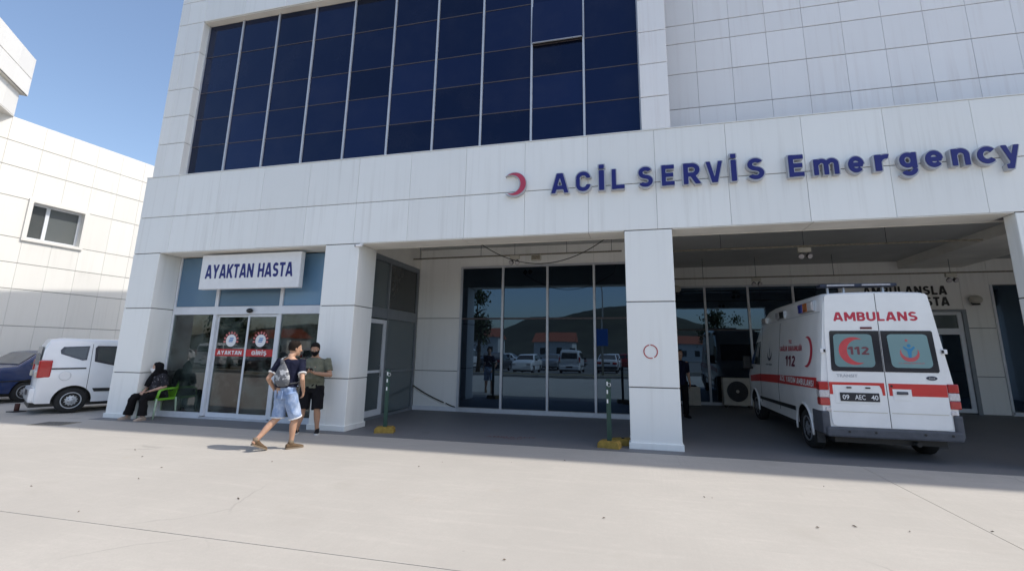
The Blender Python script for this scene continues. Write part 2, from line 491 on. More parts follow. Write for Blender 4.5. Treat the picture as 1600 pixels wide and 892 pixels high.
# ------------------------------------------------------------------ a bold sign alphabet built from strokes
import numpy as np
SW = .105     # half stroke width, cap height = 1
def _glyphs():
    t = SW
    L = lambda x0, y0, x1, y1: ('s', x0, y0, x1, y1)
    A = lambda cx, cy, rx, ry, a0, a1: ('a', cx, cy, rx, ry, a0, a1)
    a, b = t, 1-t
    G = {}
    G['A'] = (.80, [L(.40-.03, 1.05, .08, -.05), L(.43, 1.05, .72, -.05), L(.2, .27, .6, .27)])
    G['B'] = (.66, [L(a, 0, a, 1), L(a, b, .38, b), L(a, .52, .40, .52), L(a, a, .38, a), A(.36, .715, .18, .18+.0, -90, 90), A(.36, .31, .20, .205, -90, 90)])
    C_ = [A(.36, .66, .255, .235, 0, 180), A(.36, .34, .255, .235, 180, 360), L(a, .34, a, .66)]
    G['C'] = (.72, C_)
    G['D'] = (.70, [L(a, 0, a, 1), L(a, b, .34, b), L(a, a, .34, a), A(.34, .60, .255, .295, 0, 90), A(.34, .40, .255, .295, -90, 0), L(.595, .4, .595, .6)])
    G['E'] = (.60, [L(a, 0, a, 1), L(a, b, .60, b), L(a, .51, .55, .51), L(a, a, .60, a)])
    G['G'] = (.74, C_+[L(.615, .30, .615, .52), L(.38, .48, .72, .48)])
    G['H'] = (.72, [L(a, 0, a, 1), L(.615, 0, .615, 1), L(a, .5, .615, .5)])
    G['I'] = (.21, [L(a, 0, a, 1)])
    G['K'] = (.72, [L(a, 0, a, 1), L(.15, .38, .68, 1.06), L(.30, .60, .66, -.05)])
    G['L'] = (.58, [L(a, 0, a, 1), L(a, a, .58, a)])
    G['M'] = (.90, [L(a, 0, a, 1), L(.795, 0, .795, 1), L(.10, 1.04, .45, .22), L(.80, 1.04, .45, .22)])
    G['N'] = (.74, [L(a, 0, a, 1), L(.635, 0, .635, 1), L(.08, 1.02, .66, -.02)])
    O_ = [A(.36, .66, .255, .235, 0, 180), A(.36, .34, .255, .235, 180, 360), L(a, .34, a, .66), L(.615, .34, .615, .66)]
    G['O'] = (.72, O_)
    G['R'] = (.70, [L(a, 0, a, 1), L(a, b, .38, b), L(a, .45, .38, .45), A(.37, .67, .20, .22, -90, 90), L(.34, .46, .62, -.05)])
    G['S'] = (.68, [A(.34, .705, .22, .19, 25, 270), A(.34, .30, .235, .195, -155, 90)])
    G['T'] = (.64, [L(.32, 0, .32, 1), L(0, b, .64, b)])
    G['U'] = (.72, [L(a, .34, a, 1), L(.615, .34, .615, 1), A(.36, .34, .255, .235, 180, 360)])
    G['V'] = (.78, [L(.08, 1.05, .37, -.05), L(.70, 1.05, .41, -.05)])
    G['Y'] = (.76, [L(.08, 1.05, .38, .42), L(.68, 1.05, .38, .42), L(.38, 0, .38, .45)])
    G['Z'] = (.64, [L(0, b, .64, b), L(0, a, .64, a), L(.08, .02, .56, .98)])
    G['İ'] = (.21, [L(a, 0, a, 1), ('u', a, 1.07, a, 1.28)])
    G['Ğ'] = (.74, G['G'][1]+[('v', .36, 1.28, .17, .13, 200, 340)])
    G['Ş'] = (.68, G['S'][1]+[('u', .34, -.22, .34, .06)])
    G['0'] = (.60, [A(.30, .66, .195, .235, 0, 180), A(.30, .34, .195, .235, 180, 360), L(a, .34, a, .66), L(.495, .34, .495, .66)])
    G['1'] = (.42, [L(.29, 0, .29, 1), L(.0, .70, .26, .93)])
    G['2'] = (.62, [A(.31, .70, .205, .195, -15, 165), L(.50, .64, .12, .12), L(0, a, .62, a)])
    G['4'] = (.66, [L(.48, 0, .48, 1), L(.46, 1.0, .08, .30), L(.0, .28, .66, .28)])
    G['9'] = (.62, [A(.31, .69, .205, .205, 0, 360), L(.515, .35, .515, .7), A(.31, .34, .205, .235, 200, 360)])
    # lower case, x height .72
    G['m'] = (1.02, [L(a, 0, a, .72), A(.335, .46, .175, .17, 0, 180), L(.51, 0, .51, .46), A(.74, .46, .175, .17, 0, 180), L(.915, 0, .915, .46)])
    G['n'] = (.64, [L(a, 0, a, .72), A(.33, .44, .205, .19, 0, 180), L(.535, 0, .535, .44)])
    G['r'] = (.44, [L(a, 0, a, .72), A(.35, .40, .225, .22, 75, 180)])
    G['e'] = (.68, [A(.34, .36, .235, .265, 0, 318), L(.15, .35, .62, .35)])
    G['c'] = (.62, [A(.34, .36, .235, .265, 42, 318)])
    G['g'] = (.66, [A(.315, .385, .21, .235, 0, 360), L(.555, .02, .555, .72), ('v', .33, .0, .225, .20, 205, 360)])
    G['y'] = (.66, [('w', .07, .76, .36, .06), ('w', .60, .76, .27, -.28), ('w', .32, -.15, .12, -.17)])
    G[' '] = (.34, [])
    return G
GLY = _glyphs()
_gm = {}
def glyph_mesh(ch, step=.04, sw=SW):
    key = (ch, step, sw)
    if key in _gm: return _gm[key]
    w, prim = GLY[ch]
    x0, x1, y0, y1 = -.06, w+.06, -.36, 1.36
    nx = int((x1-x0)/step)+2; ny = int((y1-y0)/step)+2
    X, Y = np.meshgrid(x0+step*np.arange(nx), y0+step*np.arange(ny))
    F = np.full(X.shape, -9.0)
    low = ch in 'mnrecgy'
    for p in prim:
        k = p[0]
        if k in 'suw':
            _, ax, ay, bx, by = p
            dx, dy = bx-ax, by-ay; ln = math.hypot(dx, dy); dx /= ln; dy /= ln
            u = (X-ax)*dx+(Y-ay)*dy; v = (X-ax)*-dy+(Y-ay)*dx
            f = np.minimum(np.minimum(u, ln-u), sw-np.abs(v))
            if k == 's': f = np.minimum(f, np.minimum(Y, (.72 if low else 1.0)-Y))
            if k == 'w': f = np.minimum(f, np.minimum(Y+.27, .72-Y))
        else:
            _, cx, cy, rx, ry, a0, a1 = p
            ex, ey = (X-cx), (Y-cy)*(rx/ry if ry else 1)
            # ellipse stroke: blend inner and outer ellipses so the weight stays even
            ro = np.sqrt((X-cx)**2/(rx+sw)**2+(Y-cy)**2/(ry+sw)**2); ri = np.sqrt((X-cx)**2/max(.02, rx-sw)**2+(Y-cy)**2/max(.02, ry-sw)**2)
            f = np.minimum((1-ro)*min(rx, ry), (ri-1)*max(.02, min(rx, ry)-sw))
            if a1-a0 < 359:
                mid = R((a0+a1)/2); half = R((a1-a0)/2)
                an = np.arctan2(Y-cy, X-cx)
                d = np.abs((an-mid+np.pi) % (2*np.pi)-np.pi)
                rr = np.sqrt((X-cx)**2+(Y-cy)**2)
                f = np.minimum(f, (half-d)*rr)
        F = np.maximum(F, f)
    if ch in 'V': F = np.minimum(F, 9)
    vid = {}; vs = []; fs = []
    def gv(i, j):
        k = (i, j)
        if k not in vid: vid[k] = len(vs); vs.append((X[j, i], Y[j, i]))
        return vid[k]
    def ev(i, j, i2, j2):
        k = (min((i, j), (i2, j2)), max((i, j), (i2, j2)))
        if k not in vid:
            f0, f1 = F[j, i], F[j2, i2]; t = f0/(f0-f1); t = min(.95, max(.05, t))
            vid[k] = len(vs); vs.append((X[j, i]+(X[j2, i2]-X[j, i])*t, Y[j, i]+(Y[j2, i2]-Y[j, i])*t))
        return vid[k]
    for j in range(ny-1):
        for i in range(nx-1):
            c = [(i, j), (i+1, j), (i+1, j+1), (i, j+1)]
            ins = [F[q[1], q[0]] > 0 for q in c]
            if not any(ins): continue
            poly = []
            for q in range(4):
                p_, n_ = c[q], c[(q+1) % 4]
                if ins[q]: poly.append(gv(*p_))
                if ins[q] != ins[(q+1) % 4]: poly.append(ev(*p_, *n_))
            if len(poly) >= 3: fs.append(tuple(poly))
    _gm[key] = (vs, fs, w)
    return _gm[key]

def sign_string(s, w, h, step=.05, sw=SW, track=.10):
    """bold lettering w wide, cap height h, centred on x, baseline 0"""
    x = 0; V = []; Fc = []
    for ch in s:
        vs, fs, gw = glyph_mesh(ch, step, sw)
        b = len(V)
        V += [(p[0]+x, p[1]) for p in vs]; Fc += [tuple(b+i for i in f) for f in fs]
        x += gw+track
    tot = x-track
    k = w/tot
    return [Vector(((p[0]-tot/2)*k, p[1]*h, 0)) for p in V], Fc

def sign_text(name, s, w, h, M, material, parent=None, depth=0.0, step=.05, sw=SW, shear=0.0, track=.10):
    V, Fc = sign_string(s, w, h, step, sw, track)
    b = MB()
    if shear: V = [Vector((p.x+p.y*shear, p.y, 0)) for p in V]
    if depth: extr(b, [(p.x, p.y) for p in V], Fc, M, depth)
    else: b.add([M @ p for p in V], Fc)
    return b.obj(name, material, parent)

# ------------------------------------------------------------------ ground
def joint_boxes(name, cells, z0, z1, m, parent, gap=0.008):
    for (x0, y0, x1, y1) in cells:
        b = MB(); b.box((x0+gap/2, y0+gap/2, z0), (x1-gap/2, y1-gap/2, z1))
        b.obj(name, m, parent)

g = MB(); g.add([(-1500, -1500, -0.09), (1500, -1500, -0.09), (1500, 1500, -0.09), (-1500, 1500, -0.09)], [(0, 1, 2, 3)])
ground = g.obj("ground", M_asph); tag(ground, "pale concrete forecourt in front of the hospital, cut by straight joints", kind='structure')
joint_boxes("concrete_slab", [(-60, -14, 3.16, -5.02), (3.16, -14, 40, -5.02), (-60, -5.02, 3.16, -0.30), (3.16, -5.02, 40, -0.30),
                              (-60, -0.30, -12.24, 12), (-60, 12, -12.24, 60), (16, -0.30, 40, 40)], -0.088, 0.0, M_slab, ground)
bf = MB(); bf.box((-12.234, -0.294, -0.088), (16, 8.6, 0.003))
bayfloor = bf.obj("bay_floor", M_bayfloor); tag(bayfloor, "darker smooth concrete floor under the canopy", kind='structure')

# ------------------------------------------------------------------ hospital building
hosp = thing("hospital_building", "white panelled emergency hospital block with dark blue glazing and open ambulance bay", "building", (0, 0, 0))
_pc = {}
def panel_mesh(w, h, m, t=0.02):
    key = (round(w, 3), round(h, 3), m.name, t)
    if key not in _pc:
        b = MB(); e = 0.004
        x, z = w/2, h/2
        vs = [(-x, t, -z), (x, t, -z), (x, t, z), (-x, t, z), (-x, e, -z), (x, e, -z), (x, e, z), (-x, e, z),
              (-x+e, 0, -z+e), (x-e, 0, -z+e), (x-e, 0, z-e), (-x+e, 0, z-e)]
        fs = [(0, 1, 2, 3), (8, 9, 10, 11)[::1]]
        fs += [(4+i, 4+(i+1) % 4, 8+(i+1) % 4, 8+i) for i in range(4)]
        fs += [(i, (i+1) % 4, 4+(i+1) % 4, 4+i) for i in range(4)]
        b.add(vs, fs)
        me = b.mesh("panel", m)
        bm = bmesh.new(); bm.from_mesh(me); bmesh.ops.recalc_face_normals(bm, faces=bm.faces); bm.to_mesh(me); bm.free()
        _pc[key] = me
    return _pc[key]

def basis(u, n, o):
    u = Vector(u); n = Vector(n); z = Vector((0, 0, 1))
    return Matrix(((u.x, -n.x, 0, o[0]), (u.y, -n.y, 0, o[1]), (u.z, -n.z, 1, o[2]), (0, 0, 0, 1)))

def panels(parent, o, u, n, us, zs, m, name="panel", gu=0.005, gz=0.014, t=0.02, skip=None, wob=0.0014):
    o = Vector(o); u = Vector(u); n = Vector(n)
    for i in range(len(us)-1):
        for j in range(len(zs)-1):
            if skip and skip(us[i], us[i+1], zs[j], zs[j+1]): continue
            w = us[i+1]-us[i]-gu; h = zs[j+1]-zs[j]-gz
            c = o + u*((us[i]+us[i+1])/2) + Vector((0, 0, (zs[j]+zs[j+1])/2))
            M = basis(u, n, c) @ Matrix.Rotation(random.uniform(-wob, wob), 4, 'X') @ Matrix.Rotation(random.uniform(-wob, wob), 4, 'Z')
            M = Matrix.Translation(n*random.uniform(-0.001, 0.0015)) @ M
            inst(name, panel_mesh(w, h, m, t), parent, M)

XL, XR, RX = -12.18, 15.0, (1, 0, 0)
FRONT = (0, -1, 0)
fz = [3.888, 4.81, 5.88]
fx = [XL] + [0.41+1.2825*k for k in range(-9, 12)]
fx = [x for x in fx if x < XR-0.2] + [XR]

core = MB()
core.box((XL+.02, .03, 3.90), (XR, .54, 5.86))                      # canopy beam behind the fascia
core.box((XL+.02, .56, 4.72), (XR, 8.2, 5.86))                      # slab over the bays
core.box((-12.0, .03, 5.87), (-11.20, 9.0, 11.68))                  # left post and wing wall
core.box((-11.20, .03, 10.32), (.21, 9.0, 11.68))                   # over the glass
core.box((.22, .03, 5.87), (.70, 1.0, 11.68))                       # right post
core.box((-11.20, .45, 5.87), (.21, 9.0, 10.31))                    # behind the glass
core.box((.75, 1.03, 5.87), (XR, 9.0, 10.33))
core.box((.75, 1.0, 10.34), (26, 9.0, 22.5), 1); core.box((XR+.01, .1, 0), (26, 9.0, 10.33), 1)                     # unseen tall block and right wing, added and sized for the forecourt shadow
core.box((-12.0, 2.4, 11.70), (.70, 9.0, 14.3), 1)                  # unseen set-back storey, added to shade the lower annex wall
core.obj("wall_core", [M_core, M_upper], hosp)
sw = MB(); sw.box((XL, .03, 0.0), (XL+.018, 8.2, 5.86)); sw.box((-12.02, .03, 5.87), (-12.002, 9, 11.68))
sw.obj("side_wall", M_panel, hosp)

panels(hosp, (0, 0, 0), RX, FRONT, fx, fz, M_fascia)
cop = MB(); cop.box((XL-.01, -.012, 5.878), (XR, .20, 5.892)); cop.obj("fascia_coping", M_panel, hosp)
# upper frame round the glass
rowz = [5.895, 6.78, 7.55, 8.33, 9.37, 10.28, 10.97, 11.7]
panels(hosp, (0, 0, 0), RX, FRONT, [-12.02, -11.72, -11.165], rowz, M_panel)
panels(hosp, (-11.165, 0, 0), (0, 1, 0), (1, 0, 0), [.004, .20], rowz[:6], M_panel)
panels(hosp, (0, 0, 0), RX, FRONT, [.19, .73], [5.895, 6.59, 7.31, 8.04, 8.8, 9.55, 10.28, 10.97, 11.7], M_upper)
panels(hosp, (0, 0, 0), RX, FRONT, [-11.165]+[0.41+1.2825*k for k in range(-8, 0)]+[.19], rowz[5:], M_panel)
hd = MB(); hd.box((-11.165, .024, 10.262), (.19, .22, 10.285)); hd.obj("window_head", M_soffit, hosp)
# recessed wall right of the glass
panels(hosp, (0, 1.0, 0), RX, FRONT, [.73]+[1.42+.712*k for k in range(0, 16)], [5.90, 6.79, 7.62, 8.36, 8.82, 9.55, 10.32], M_upper)

# upper curtain wall
cw = thing("curtain_wall", None, None); cw.parent = hosp
gX = [-11.16+1.135*k for k in range(11)]
gZ = [5.9, 6.72, 7.48, 8.24, 9.30, 10.26]
pane_c = {}
def pane_mesh(w, h, m, t=0.012):
    k = (round(w, 3), round(h, 3), m.name)
    if k not in pane_c:
        b = MB(); b.box((-w/2, 0, -h/2), (w/2, t, h/2)); pane_c[k] = b.mesh("pane", m)
    return pane_c[k]
def pane(parent, x0, x1, y, z0, z1, m, u=RX, n=FRONT, o=(0, 0, 0), wob=0.005, tilt=0.0, name="pane"):
    w, h = x1-x0-.02, z1-z0-.02
    c = Vector(o)+Vector(u)*((x0+x1)/2)+Vector((0, 0, (z0+z1)/2)) - Vector(n)*y
    M = basis(u, n, c) @ Matrix.Rotation(random.uniform(-wob, wob), 4, 'X') @ Matrix.Rotation(random.uniform(-wob, wob), 4, 'Z')
    if tilt: M = Matrix.Translation((0, 0, h/2)) @ basis(u, n, c) @ Matrix.Rotation(tilt, 4, 'X') @ Matrix.Translation((0, 0, -h/2))
    return inst(name, pane_mesh(w, h, m), parent, M)
for i in range(10):
    for j in range(5):
        op = (i == 8 and j == 3)
        p = pane(cw, gX[i], gX[i+1], .20-(.03 if op else 0), gZ[j], gZ[j+1], M_glassU, tilt=-0.05 if op else 0)
        if op: p.name = "open_pane"; p['label'] = "top hung pane tilted slightly open"
b = MB(); b.box((gX[8]+.03, .10, gZ[3]-.006), (gX[9]-.03, .13, gZ[3]+.012)); b.obj("sash_rail", M_letgrey, cw)
for x in gX:
    b = MB(); b.box((x-.021, .165, 5.895), (x+.021, .24, 10.262)); b.obj("mullion", M_alu, cw)
for z in gZ[1:-1]:
    b = MB(); b.box((gX[0], .192, z-.009), (gX[-1], .25, z+.009)); b.obj("transom", M_transom, cw)

# columns with their panels
def column(x0, x1, y0, y1, sides=('f', 'l', 'r', 'b')):
    b = MB(); b.box((x0+.024, y0+.024, 0), (x1-.024, y1-.024, 3.887))
    c = b.obj("column", M_core, hosp)
    zs = [.0, 1.03, 2.54, 3.886]
    if 'f' in sides: panels(c, (0, y0, 0), RX, FRONT, [x0, x1], zs, M_panel, gz=.02)
    if 'r' in sides: panels(c, (x1, 0, 0), (0, 1, 0), (1, 0, 0), [y0+.004, y1], zs, M_panel, gz=.02)
    if 'l' in sides: panels(c, (x0, 0, 0), (0, -1, 0), (-1, 0, 0), [-y1, -y0-.004], zs, M_panel, gz=.02)
    if 'b' in sides: panels(c, (0, y1, 0), (-1, 0, 0), (0, 1, 0), [-x1+.004, -x0-.004], zs, M_panel, gz=.02)
    b = MB(); b.bevbox(((x0+x1)/2, (y0+y1)/2, .055), (x1-x0+.05, y1-y0+.05, .105), .006)
    b.obj("plinth", M_panel, c)
    return c
column(-12.18, -11.35, 0.0, .72)
column(-6.68, -5.84, 0.0, .69)
colC = column(-.20, .66, 0.0, .70)
column(5.87, 6.70, .0, .26)
column(12.6, 13.4, 0.0, .70)

# canopy soffit, ceilings
b = MB()
sx = [-11.35, -6.70, -5.83] + [-5.83+1.2825*k for k in range(1, 5)] + [-.22]
for x0, x1 in [(-11.34, -6.69), (-5.83, -3.47), (-3.455, -.885), (-.875, -.21), (.67, 3.0), (3.012, 5.86), (6.71, 9.2), (9.21, 12.59)]:
    b.box((x0, .004, 3.876), (x1, .55, 3.889))
b.obj("soffit", M_soffit, hosp)
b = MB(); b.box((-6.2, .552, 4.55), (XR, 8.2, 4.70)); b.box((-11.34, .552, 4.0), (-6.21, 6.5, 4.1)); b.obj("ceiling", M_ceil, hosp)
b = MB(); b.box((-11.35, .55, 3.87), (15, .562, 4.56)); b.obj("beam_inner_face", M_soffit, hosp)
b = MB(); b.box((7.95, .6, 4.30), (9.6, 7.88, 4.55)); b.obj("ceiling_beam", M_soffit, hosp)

# ---- walk-in entrance glazing
ent = thing("entrance_glazing", None, None); ent.parent = hosp
EY = .55
exs = [-11.33, -10.03, -8.17, -6.69]
for i in range(3):
    pane(ent, exs[i], exs[i+1], EY+.03, 2.61, 3.86, M_glassT, name="transom_pane")
pane(ent, exs[0], exs[1], EY+.03, .12, 2.42, M_glassE)
pane(ent, exs[2], exs[3], EY+.03, .12, 2.42, M_glassE)
for x, w in ((-11.31, .05), (-10.03, .09), (-8.17, .09), (-6.71, .05)):
    b = MB(); b.box((x-w/2, EY, .06), (x+w/2, EY+.09, 3.87)); b.obj("mullion", M_aluw, ent)
b = MB(); b.box((-11.28, EY-.012, 2.42), (-6.74, EY+.08, 2.61)); b.obj("head_rail", M_aluw, ent)
for x0, x1 in ((-11.33, -10.08), (-8.12, -6.69)):
    b = MB(); b.box((x0, EY-.02, .0), (x1, EY+.10, .13)); b.obj("sill", M_aluw, ent)
b = MB(); b.box((-10.07, EY-.03, .003), (-8.13, EY+.14, .035)); b.obj("threshold", M_alu, ent)
b = MB(); b.ball((-8.98, EY-.05, 2.50), (.085, .06, .055), 12); b.obj("door_sensor", M_black, ent)
M_logo = mat("sticker_blue", (0.06, 0.22, 0.5), 0.5)
M_pink = mat("sticker_pale_red", (0.55, 0.16, 0.15), 0.5)
def sliding_door(x0, x1, text, y):
    b = MB()
    w = .042
    b.box((x0, y, .04), (x0+w, y+.035, 2.41)); b.box((x1-w, y, .04), (x1, y+.035, 2.41))
    b.box((x0+w, y+.002, .04), (x1-w, y+.033, .14)); b.box((x0+w, y+.002, 2.36), (x1-w, y+.033, 2.41))
    d = b.obj("sliding_door", M_aluw, ent)
    p = pane(d, x0+w-.005, x1-w+.005, y+.012, .13, 2.37, M_glassE)
    cx = (x0+x1)/2
    s = MB(); s.box((x0+.03, y+.004, 1.435), (x1-.03, y+.008, 1.60)); st = s.obj("red_sticker", M_red, d)
    sign_text("sticker_lettering", text, (x1-x0)*(.76 if len(text) > 6 else .50), .095, face_M(cx, y+.001, 1.468), M_white, d, 0, .07)
    k = MB(); k.lathe([(.145, 0), (.145, .003)], (cx, y+.006, 1.80), (0, -1, 0), 28, 0, False); k.obj("round_sticker", M_white, d)
    l = MB()
    for q in range(3):
        l.box((cx-.06+.012*q, y-.001, 1.765+.038*q), (cx+.05+.012*q, y+.002, 1.79+.038*q))
    l.obj("sticker_emblem", M_logo, d)
    l = MB()
    for q in range(9):
        a = R(-8+q*24.5)
        M = Matrix.Translation((cx, y+.003, 1.80)) @ Matrix.Rotation(-a, 4, 'Y') @ Matrix.Translation((.185, 0, 0))
        l.box((-.03, -.0015, -.022), (.03, .0015, .022), 0, M)
    l.obj("sticker_arc", M_pink, d)
    return d
sliding_door(-9.98, -9.06, "AYAKTAN", EY+.06)
sliding_door(-9.055, -8.22, "GİRİŞ", EY+.02)
# room behind
b = MB()
b.box((-11.35, 6.4, 0.003), (-6.3, 6.5, 4.0)); b.box((-11.45, .75, 0.003), (-11.352, 6.4, 4.0)); b.box((-6.4, 3.9, 0.003), (-6.302, 6.4, 4.0))
b.obj("room_wall", M_room, hosp)
b = MB(); b.bevbox((-9.4, 4.9, .55), (2.6, .7, 1.1), .03); b.box((-10.75, 4.5, 1.1), (-8.05, 5.3, 1.14)); b.obj("reception_counter", M_offwhite, hosp)

# patients' entrance sign
ws = thing("entrance_sign", "white box sign reading AYAKTAN HASTA over the glass doors", "sign", (-8.85, .2, 2.99))
b = MB(); b.bevbox((0, .065, .415), (2.80, .13, .83), .010); b.obj("sign_box", M_white, ws)
sign_text("sign_lettering", "AYAKTAN HASTA", 2.46, .335, face_M(-.02, -.001, .255), M_navy, ws, .005, .05, .10)

# banners seen through the glass
for (x, y, z, w, h) in ((-10.80, .70, 1.85, .36, .45), (-7.16, .70, 1.42, .26, .85)):
    b = MB(); b.box((-w/2, 0, 0), (w/2, .01, h)); b.box((-w/2-.02, -.005, h), (w/2+.02, .015, h+.03)); b.box((-.008, 0, h+.03), (.008, .008, 3.98-z))
    tag(b.obj("hanging_banner", M_banner, None, (x, y, z)), "yellow banner hanging behind the %s entrance window" % ("left" if x < -9 else "right"), "banner")

# ---- side partition of the left bay (x = -6.23)
par = thing("side_glazing", None, None); par.parent = hosp
UY, NX = (0, 1, 0), (1, 0, 0)
def xbox(parent, name, y0, y1, z0, z1, m, x=-6.23, t=.07, off=0.0):
    b = MB(); b.box((x-t+off, y0, z0), (x+off, y1, z1)); return b.obj(name, m, parent)
for y0, y1 in ((.70, .76), (2.03, 2.09), (3.60, 3.68)):
    xbox(par, "mullion", y0, y1, .003, 3.92, M_greyf, off=.004)
for z0, z1 in ((2.40, 2.66), (3.84, 3.97), (.003, .07)):
    xbox(par, "rail", .70, 3.68, z0, z1, M_greyf)
for y0, y1 in ((.76, 2.03), (2.09, 3.60)):
    pane(par, y0, y1, .03, 2.66, 3.84, M_glassP, UY, NX, (-6.23, 0, 0))
pane(par, 2.09, 3.60, .03, .07, 2.40, M_glassP, UY, NX, (-6.23, 0, 0))
xbox(par, "rail", 2.09, 3.60, 1.07, 1.12, M_greyf, off=-.002)
b = MB()
for y0, y1, z0, z1 in ((.80, .92, .08, 2.36), (1.88, 2.0, .08, 2.36), (.92, 1.88, 2.26, 2.36), (.92, 1.88, .08, .22), (.92, 1.88, 1.08, 1.14)):
    b.box((-6.27, y0, z0), (-6.215, y1, z1))
dl = b.obj("glass_door", M_aluw, par)
pane(dl, .90, 1.90, .02, .2, 2.28, M_glassP, UY, NX, (-6.23, 0, 0))
b = MB(); b.tube([(-6.215, 1.78, 1.0), (-6.16, 1.78, 1.0), (-6.16, 1.78, 1.25), (-6.215, 1.78, 1.25)], .012, 8); b.obj("door_handle", M_silver, dl)
b = MB(); b.box((-6.30, .69, 3.972), (-6.20, 3.7, 4.56)); b.box((-6.30, 3.69, 0.003), (-6.24, 3.9, 4.56)); b.obj("partition_head", M_soffit, hosp)

# ---- back wall of the left bay (y = 3.7)
b = MB(); b.box((-6.25, 3.725, 0.003), (.58, 3.95, 4.55)); b.box((.40, 3.96, .003), (.58, 7.9, 4.55)); b.obj("bay_wall_core", M_core, hosp)
panels(hosp, (0, 3.7, 0), RX, FRONT, [-6.23, -4.93], [.05, 1.07, 2.53, 4.55], M_bay, gz=.018)
panels(hosp, (0, 3.7, 0), RX, FRONT, [-4.93, -3.66, -2.39, -1.12, .15, .60], [4.0, 4.55], M_bay)
b = MB(); b.box((-6.23, 3.675, .003), (-4.93, 3.70, .12)); b.obj("skirting", M_aluw, hosp)
panels(hosp, (.60, 0, 0), UY, NX, [3.70, 5.1, 6.5, 7.88], [.05, 1.07, 2.53, 4.55], M_bay, gz=.018)
bw = thing("bay_window", None, None); bw.parent = hosp
bx = [-4.89, -3.66, -2.39, -1.12, .15]
for i in range(4):
    for z0, z1 in ((.12, 2.50), (2.53, 3.95)):
        pane(bw, bx[i], bx[i+1], 3.712, z0, z1, M_glassB, wob=.003)
for x in bx:
    b = MB(); b.box((x-.03, 3.66, .06), (x+.03, 3.72, 3.96)); b.obj("mullion", M_alu, bw)
b = MB(); b.box((-4.92, 3.664, 3.95), (.18, 3.72, 4.0)); b.obj("head_rail", M_alu, bw)
b = MB(); b.box((-4.92, 3.655, .003), (.18, 3.72, .115)); b.obj("sill", M_alu, bw)
b = MB(); b.box((-4.86, 3.705, 2.497), (.12, 3.72, 2.533)); b.obj("transom", M_transom, bw)

# ---- back wall of the ambulance bay (y = 7.9)
b = MB(); b.box((.6, 7.925, .003), (XR, 8.2, 4.55)); b.obj("bay_wall_core", M_core, hosp)
aw = thing("rear_bay_window", None, None); aw.parent = hosp
ax = [.86, 2.21, 3.56, 4.91, 6.26]
for i in range(4):
    for z0, z1 in ((.10, 2.40), (2.43, 3.83)):
        pane(aw, ax[i], ax[i+1], 7.912, z0, z1, M_glassB)
for x in ax:
    b = MB(); b.box((x-.035, 7.86, .05), (x+.035, 7.92, 3.84)); b.obj("mullion", M_alu, aw)
b = MB(); b.box((.82, 7.864, 3.83), (6.30, 7.92, 3.88)); b.obj("head_rail", M_alu, aw)
b = MB(); b.box((.82, 7.855, .003), (6.30, 7.92, .09)); b.obj("sill", M_alu, aw)
b = MB(); b.box((.9, 7.905, 2.397), (6.22, 7.92, 2.433)); b.obj("transom", M_transom, aw)
panels(hosp, (0, 7.9, 0), RX, FRONT, [.60, 2.21, 3.56, 4.91, 6.30], [3.885, 4.55], M_bay)
panels(hosp, (0, 7.9, 0), RX, FRONT, [6.30, 7.95], [.05, 1.07, 2.50, 3.02], M_bay, gz=.018)
panels(hosp, (0, 7.9, 0), RX, FRONT, [6.30, 9.50], [3.02, 4.55], M_bay)
panels(hosp, (0, 7.9, 0), RX, FRONT, [9.50, 10.24], [.003, 1.07, 2.47, 4.55], M_bay, gz=.018)
panels(hosp, (0, 7.9, 0), RX, FRONT, [10.24, 15], [3.75, 4.55], M_bay)
rw = thing("side_bay_window", None, None); rw.parent = hosp
for i, x in enumerate((10.26, 11.6, 12.95)):
    pane(rw, x, x+1.35, 7.912, .12, 3.74, M_glassB)
    b = MB(); b.box((x-.03, 7.86, .05), (x+.03, 7.92, 3.75)); b.obj("mullion", M_aluw, rw)
b = MB(); b.box((10.24, 7.86, .003), (14.3, 7.92, .1)); b.obj("sill", M_aluw, rw)
dr = thing("ambulance_entrance_door", None, None); dr.parent = hosp
b = MB(); b.box((7.95, 7.80, .003), (8.02, 7.92, 3.02)); b.box((9.40, 7.80, .003), (9.50, 7.92, 3.02)); b.box((8.02, 7.80, 2.95), (9.40, 7.92, 3.02)); b.obj("door_lining", M_greyf, dr)
b = MB()
for x0, x1, z0, z1 in ((8.02, 8.10, .05, 2.95), (9.28, 9.40, .05, 2.95), (8.10, 9.28, 2.28, 2.46), (8.10, 9.28, 2.86, 2.95), (8.10, 9.28, .05, .16), (8.64, 8.72, .16, 2.28)):
    b.box((x0, 7.855, z0), (x1, 7.915, z1))
b.obj("door_frame", M_aluw, dr)
for x0, x1, z0, z1 in ((8.09, 8.65, .15, 2.29), (8.71, 9.29, .15, 2.29), (8.09, 9.29, 2.45, 2.87)):
    pane(dr, x0, x1, 7.89, z0, z1, M_glassP if z0 > 2 else M_glassB)
# lettering over that door
al = thing("wall_lettering", "black letters AMBULANSLA GELEN HASTA on the wall behind the ambulance", "lettering", (8.0, 7.9, 3.12))
def wall_letters(s_, w, h, x, z):
    adv = []; q = 0
    for ch in s_:
        adv.append(q); q += GLY[ch][0]+.16
    k = w/(q-.16)
    for ch, a in zip(s_, adv):
        if ch == ' ': continue
        vs, fs, gw = glyph_mesh(ch, .05, .10)
        b = MB(); extr(b, [((p[0])*k, p[1]*h) for p in vs], fs, face_M(x-w/2+a*k, -.003, z), .02)
        o = b.obj("letter", M_letblack, al)
wall_letters("AMBULANSLA", 2.22, .27, .03, .36)
wall_letters("GELEN HASTA", 2.20, .27, .06, .02)

# unseen wall at the far right of the bay, added to block the sun
b = MB(); b.box((14.6, 1.4, .003), (14.9, 7.9, 4.55)); b.obj("sun_block_wall", M_bay, hosp)

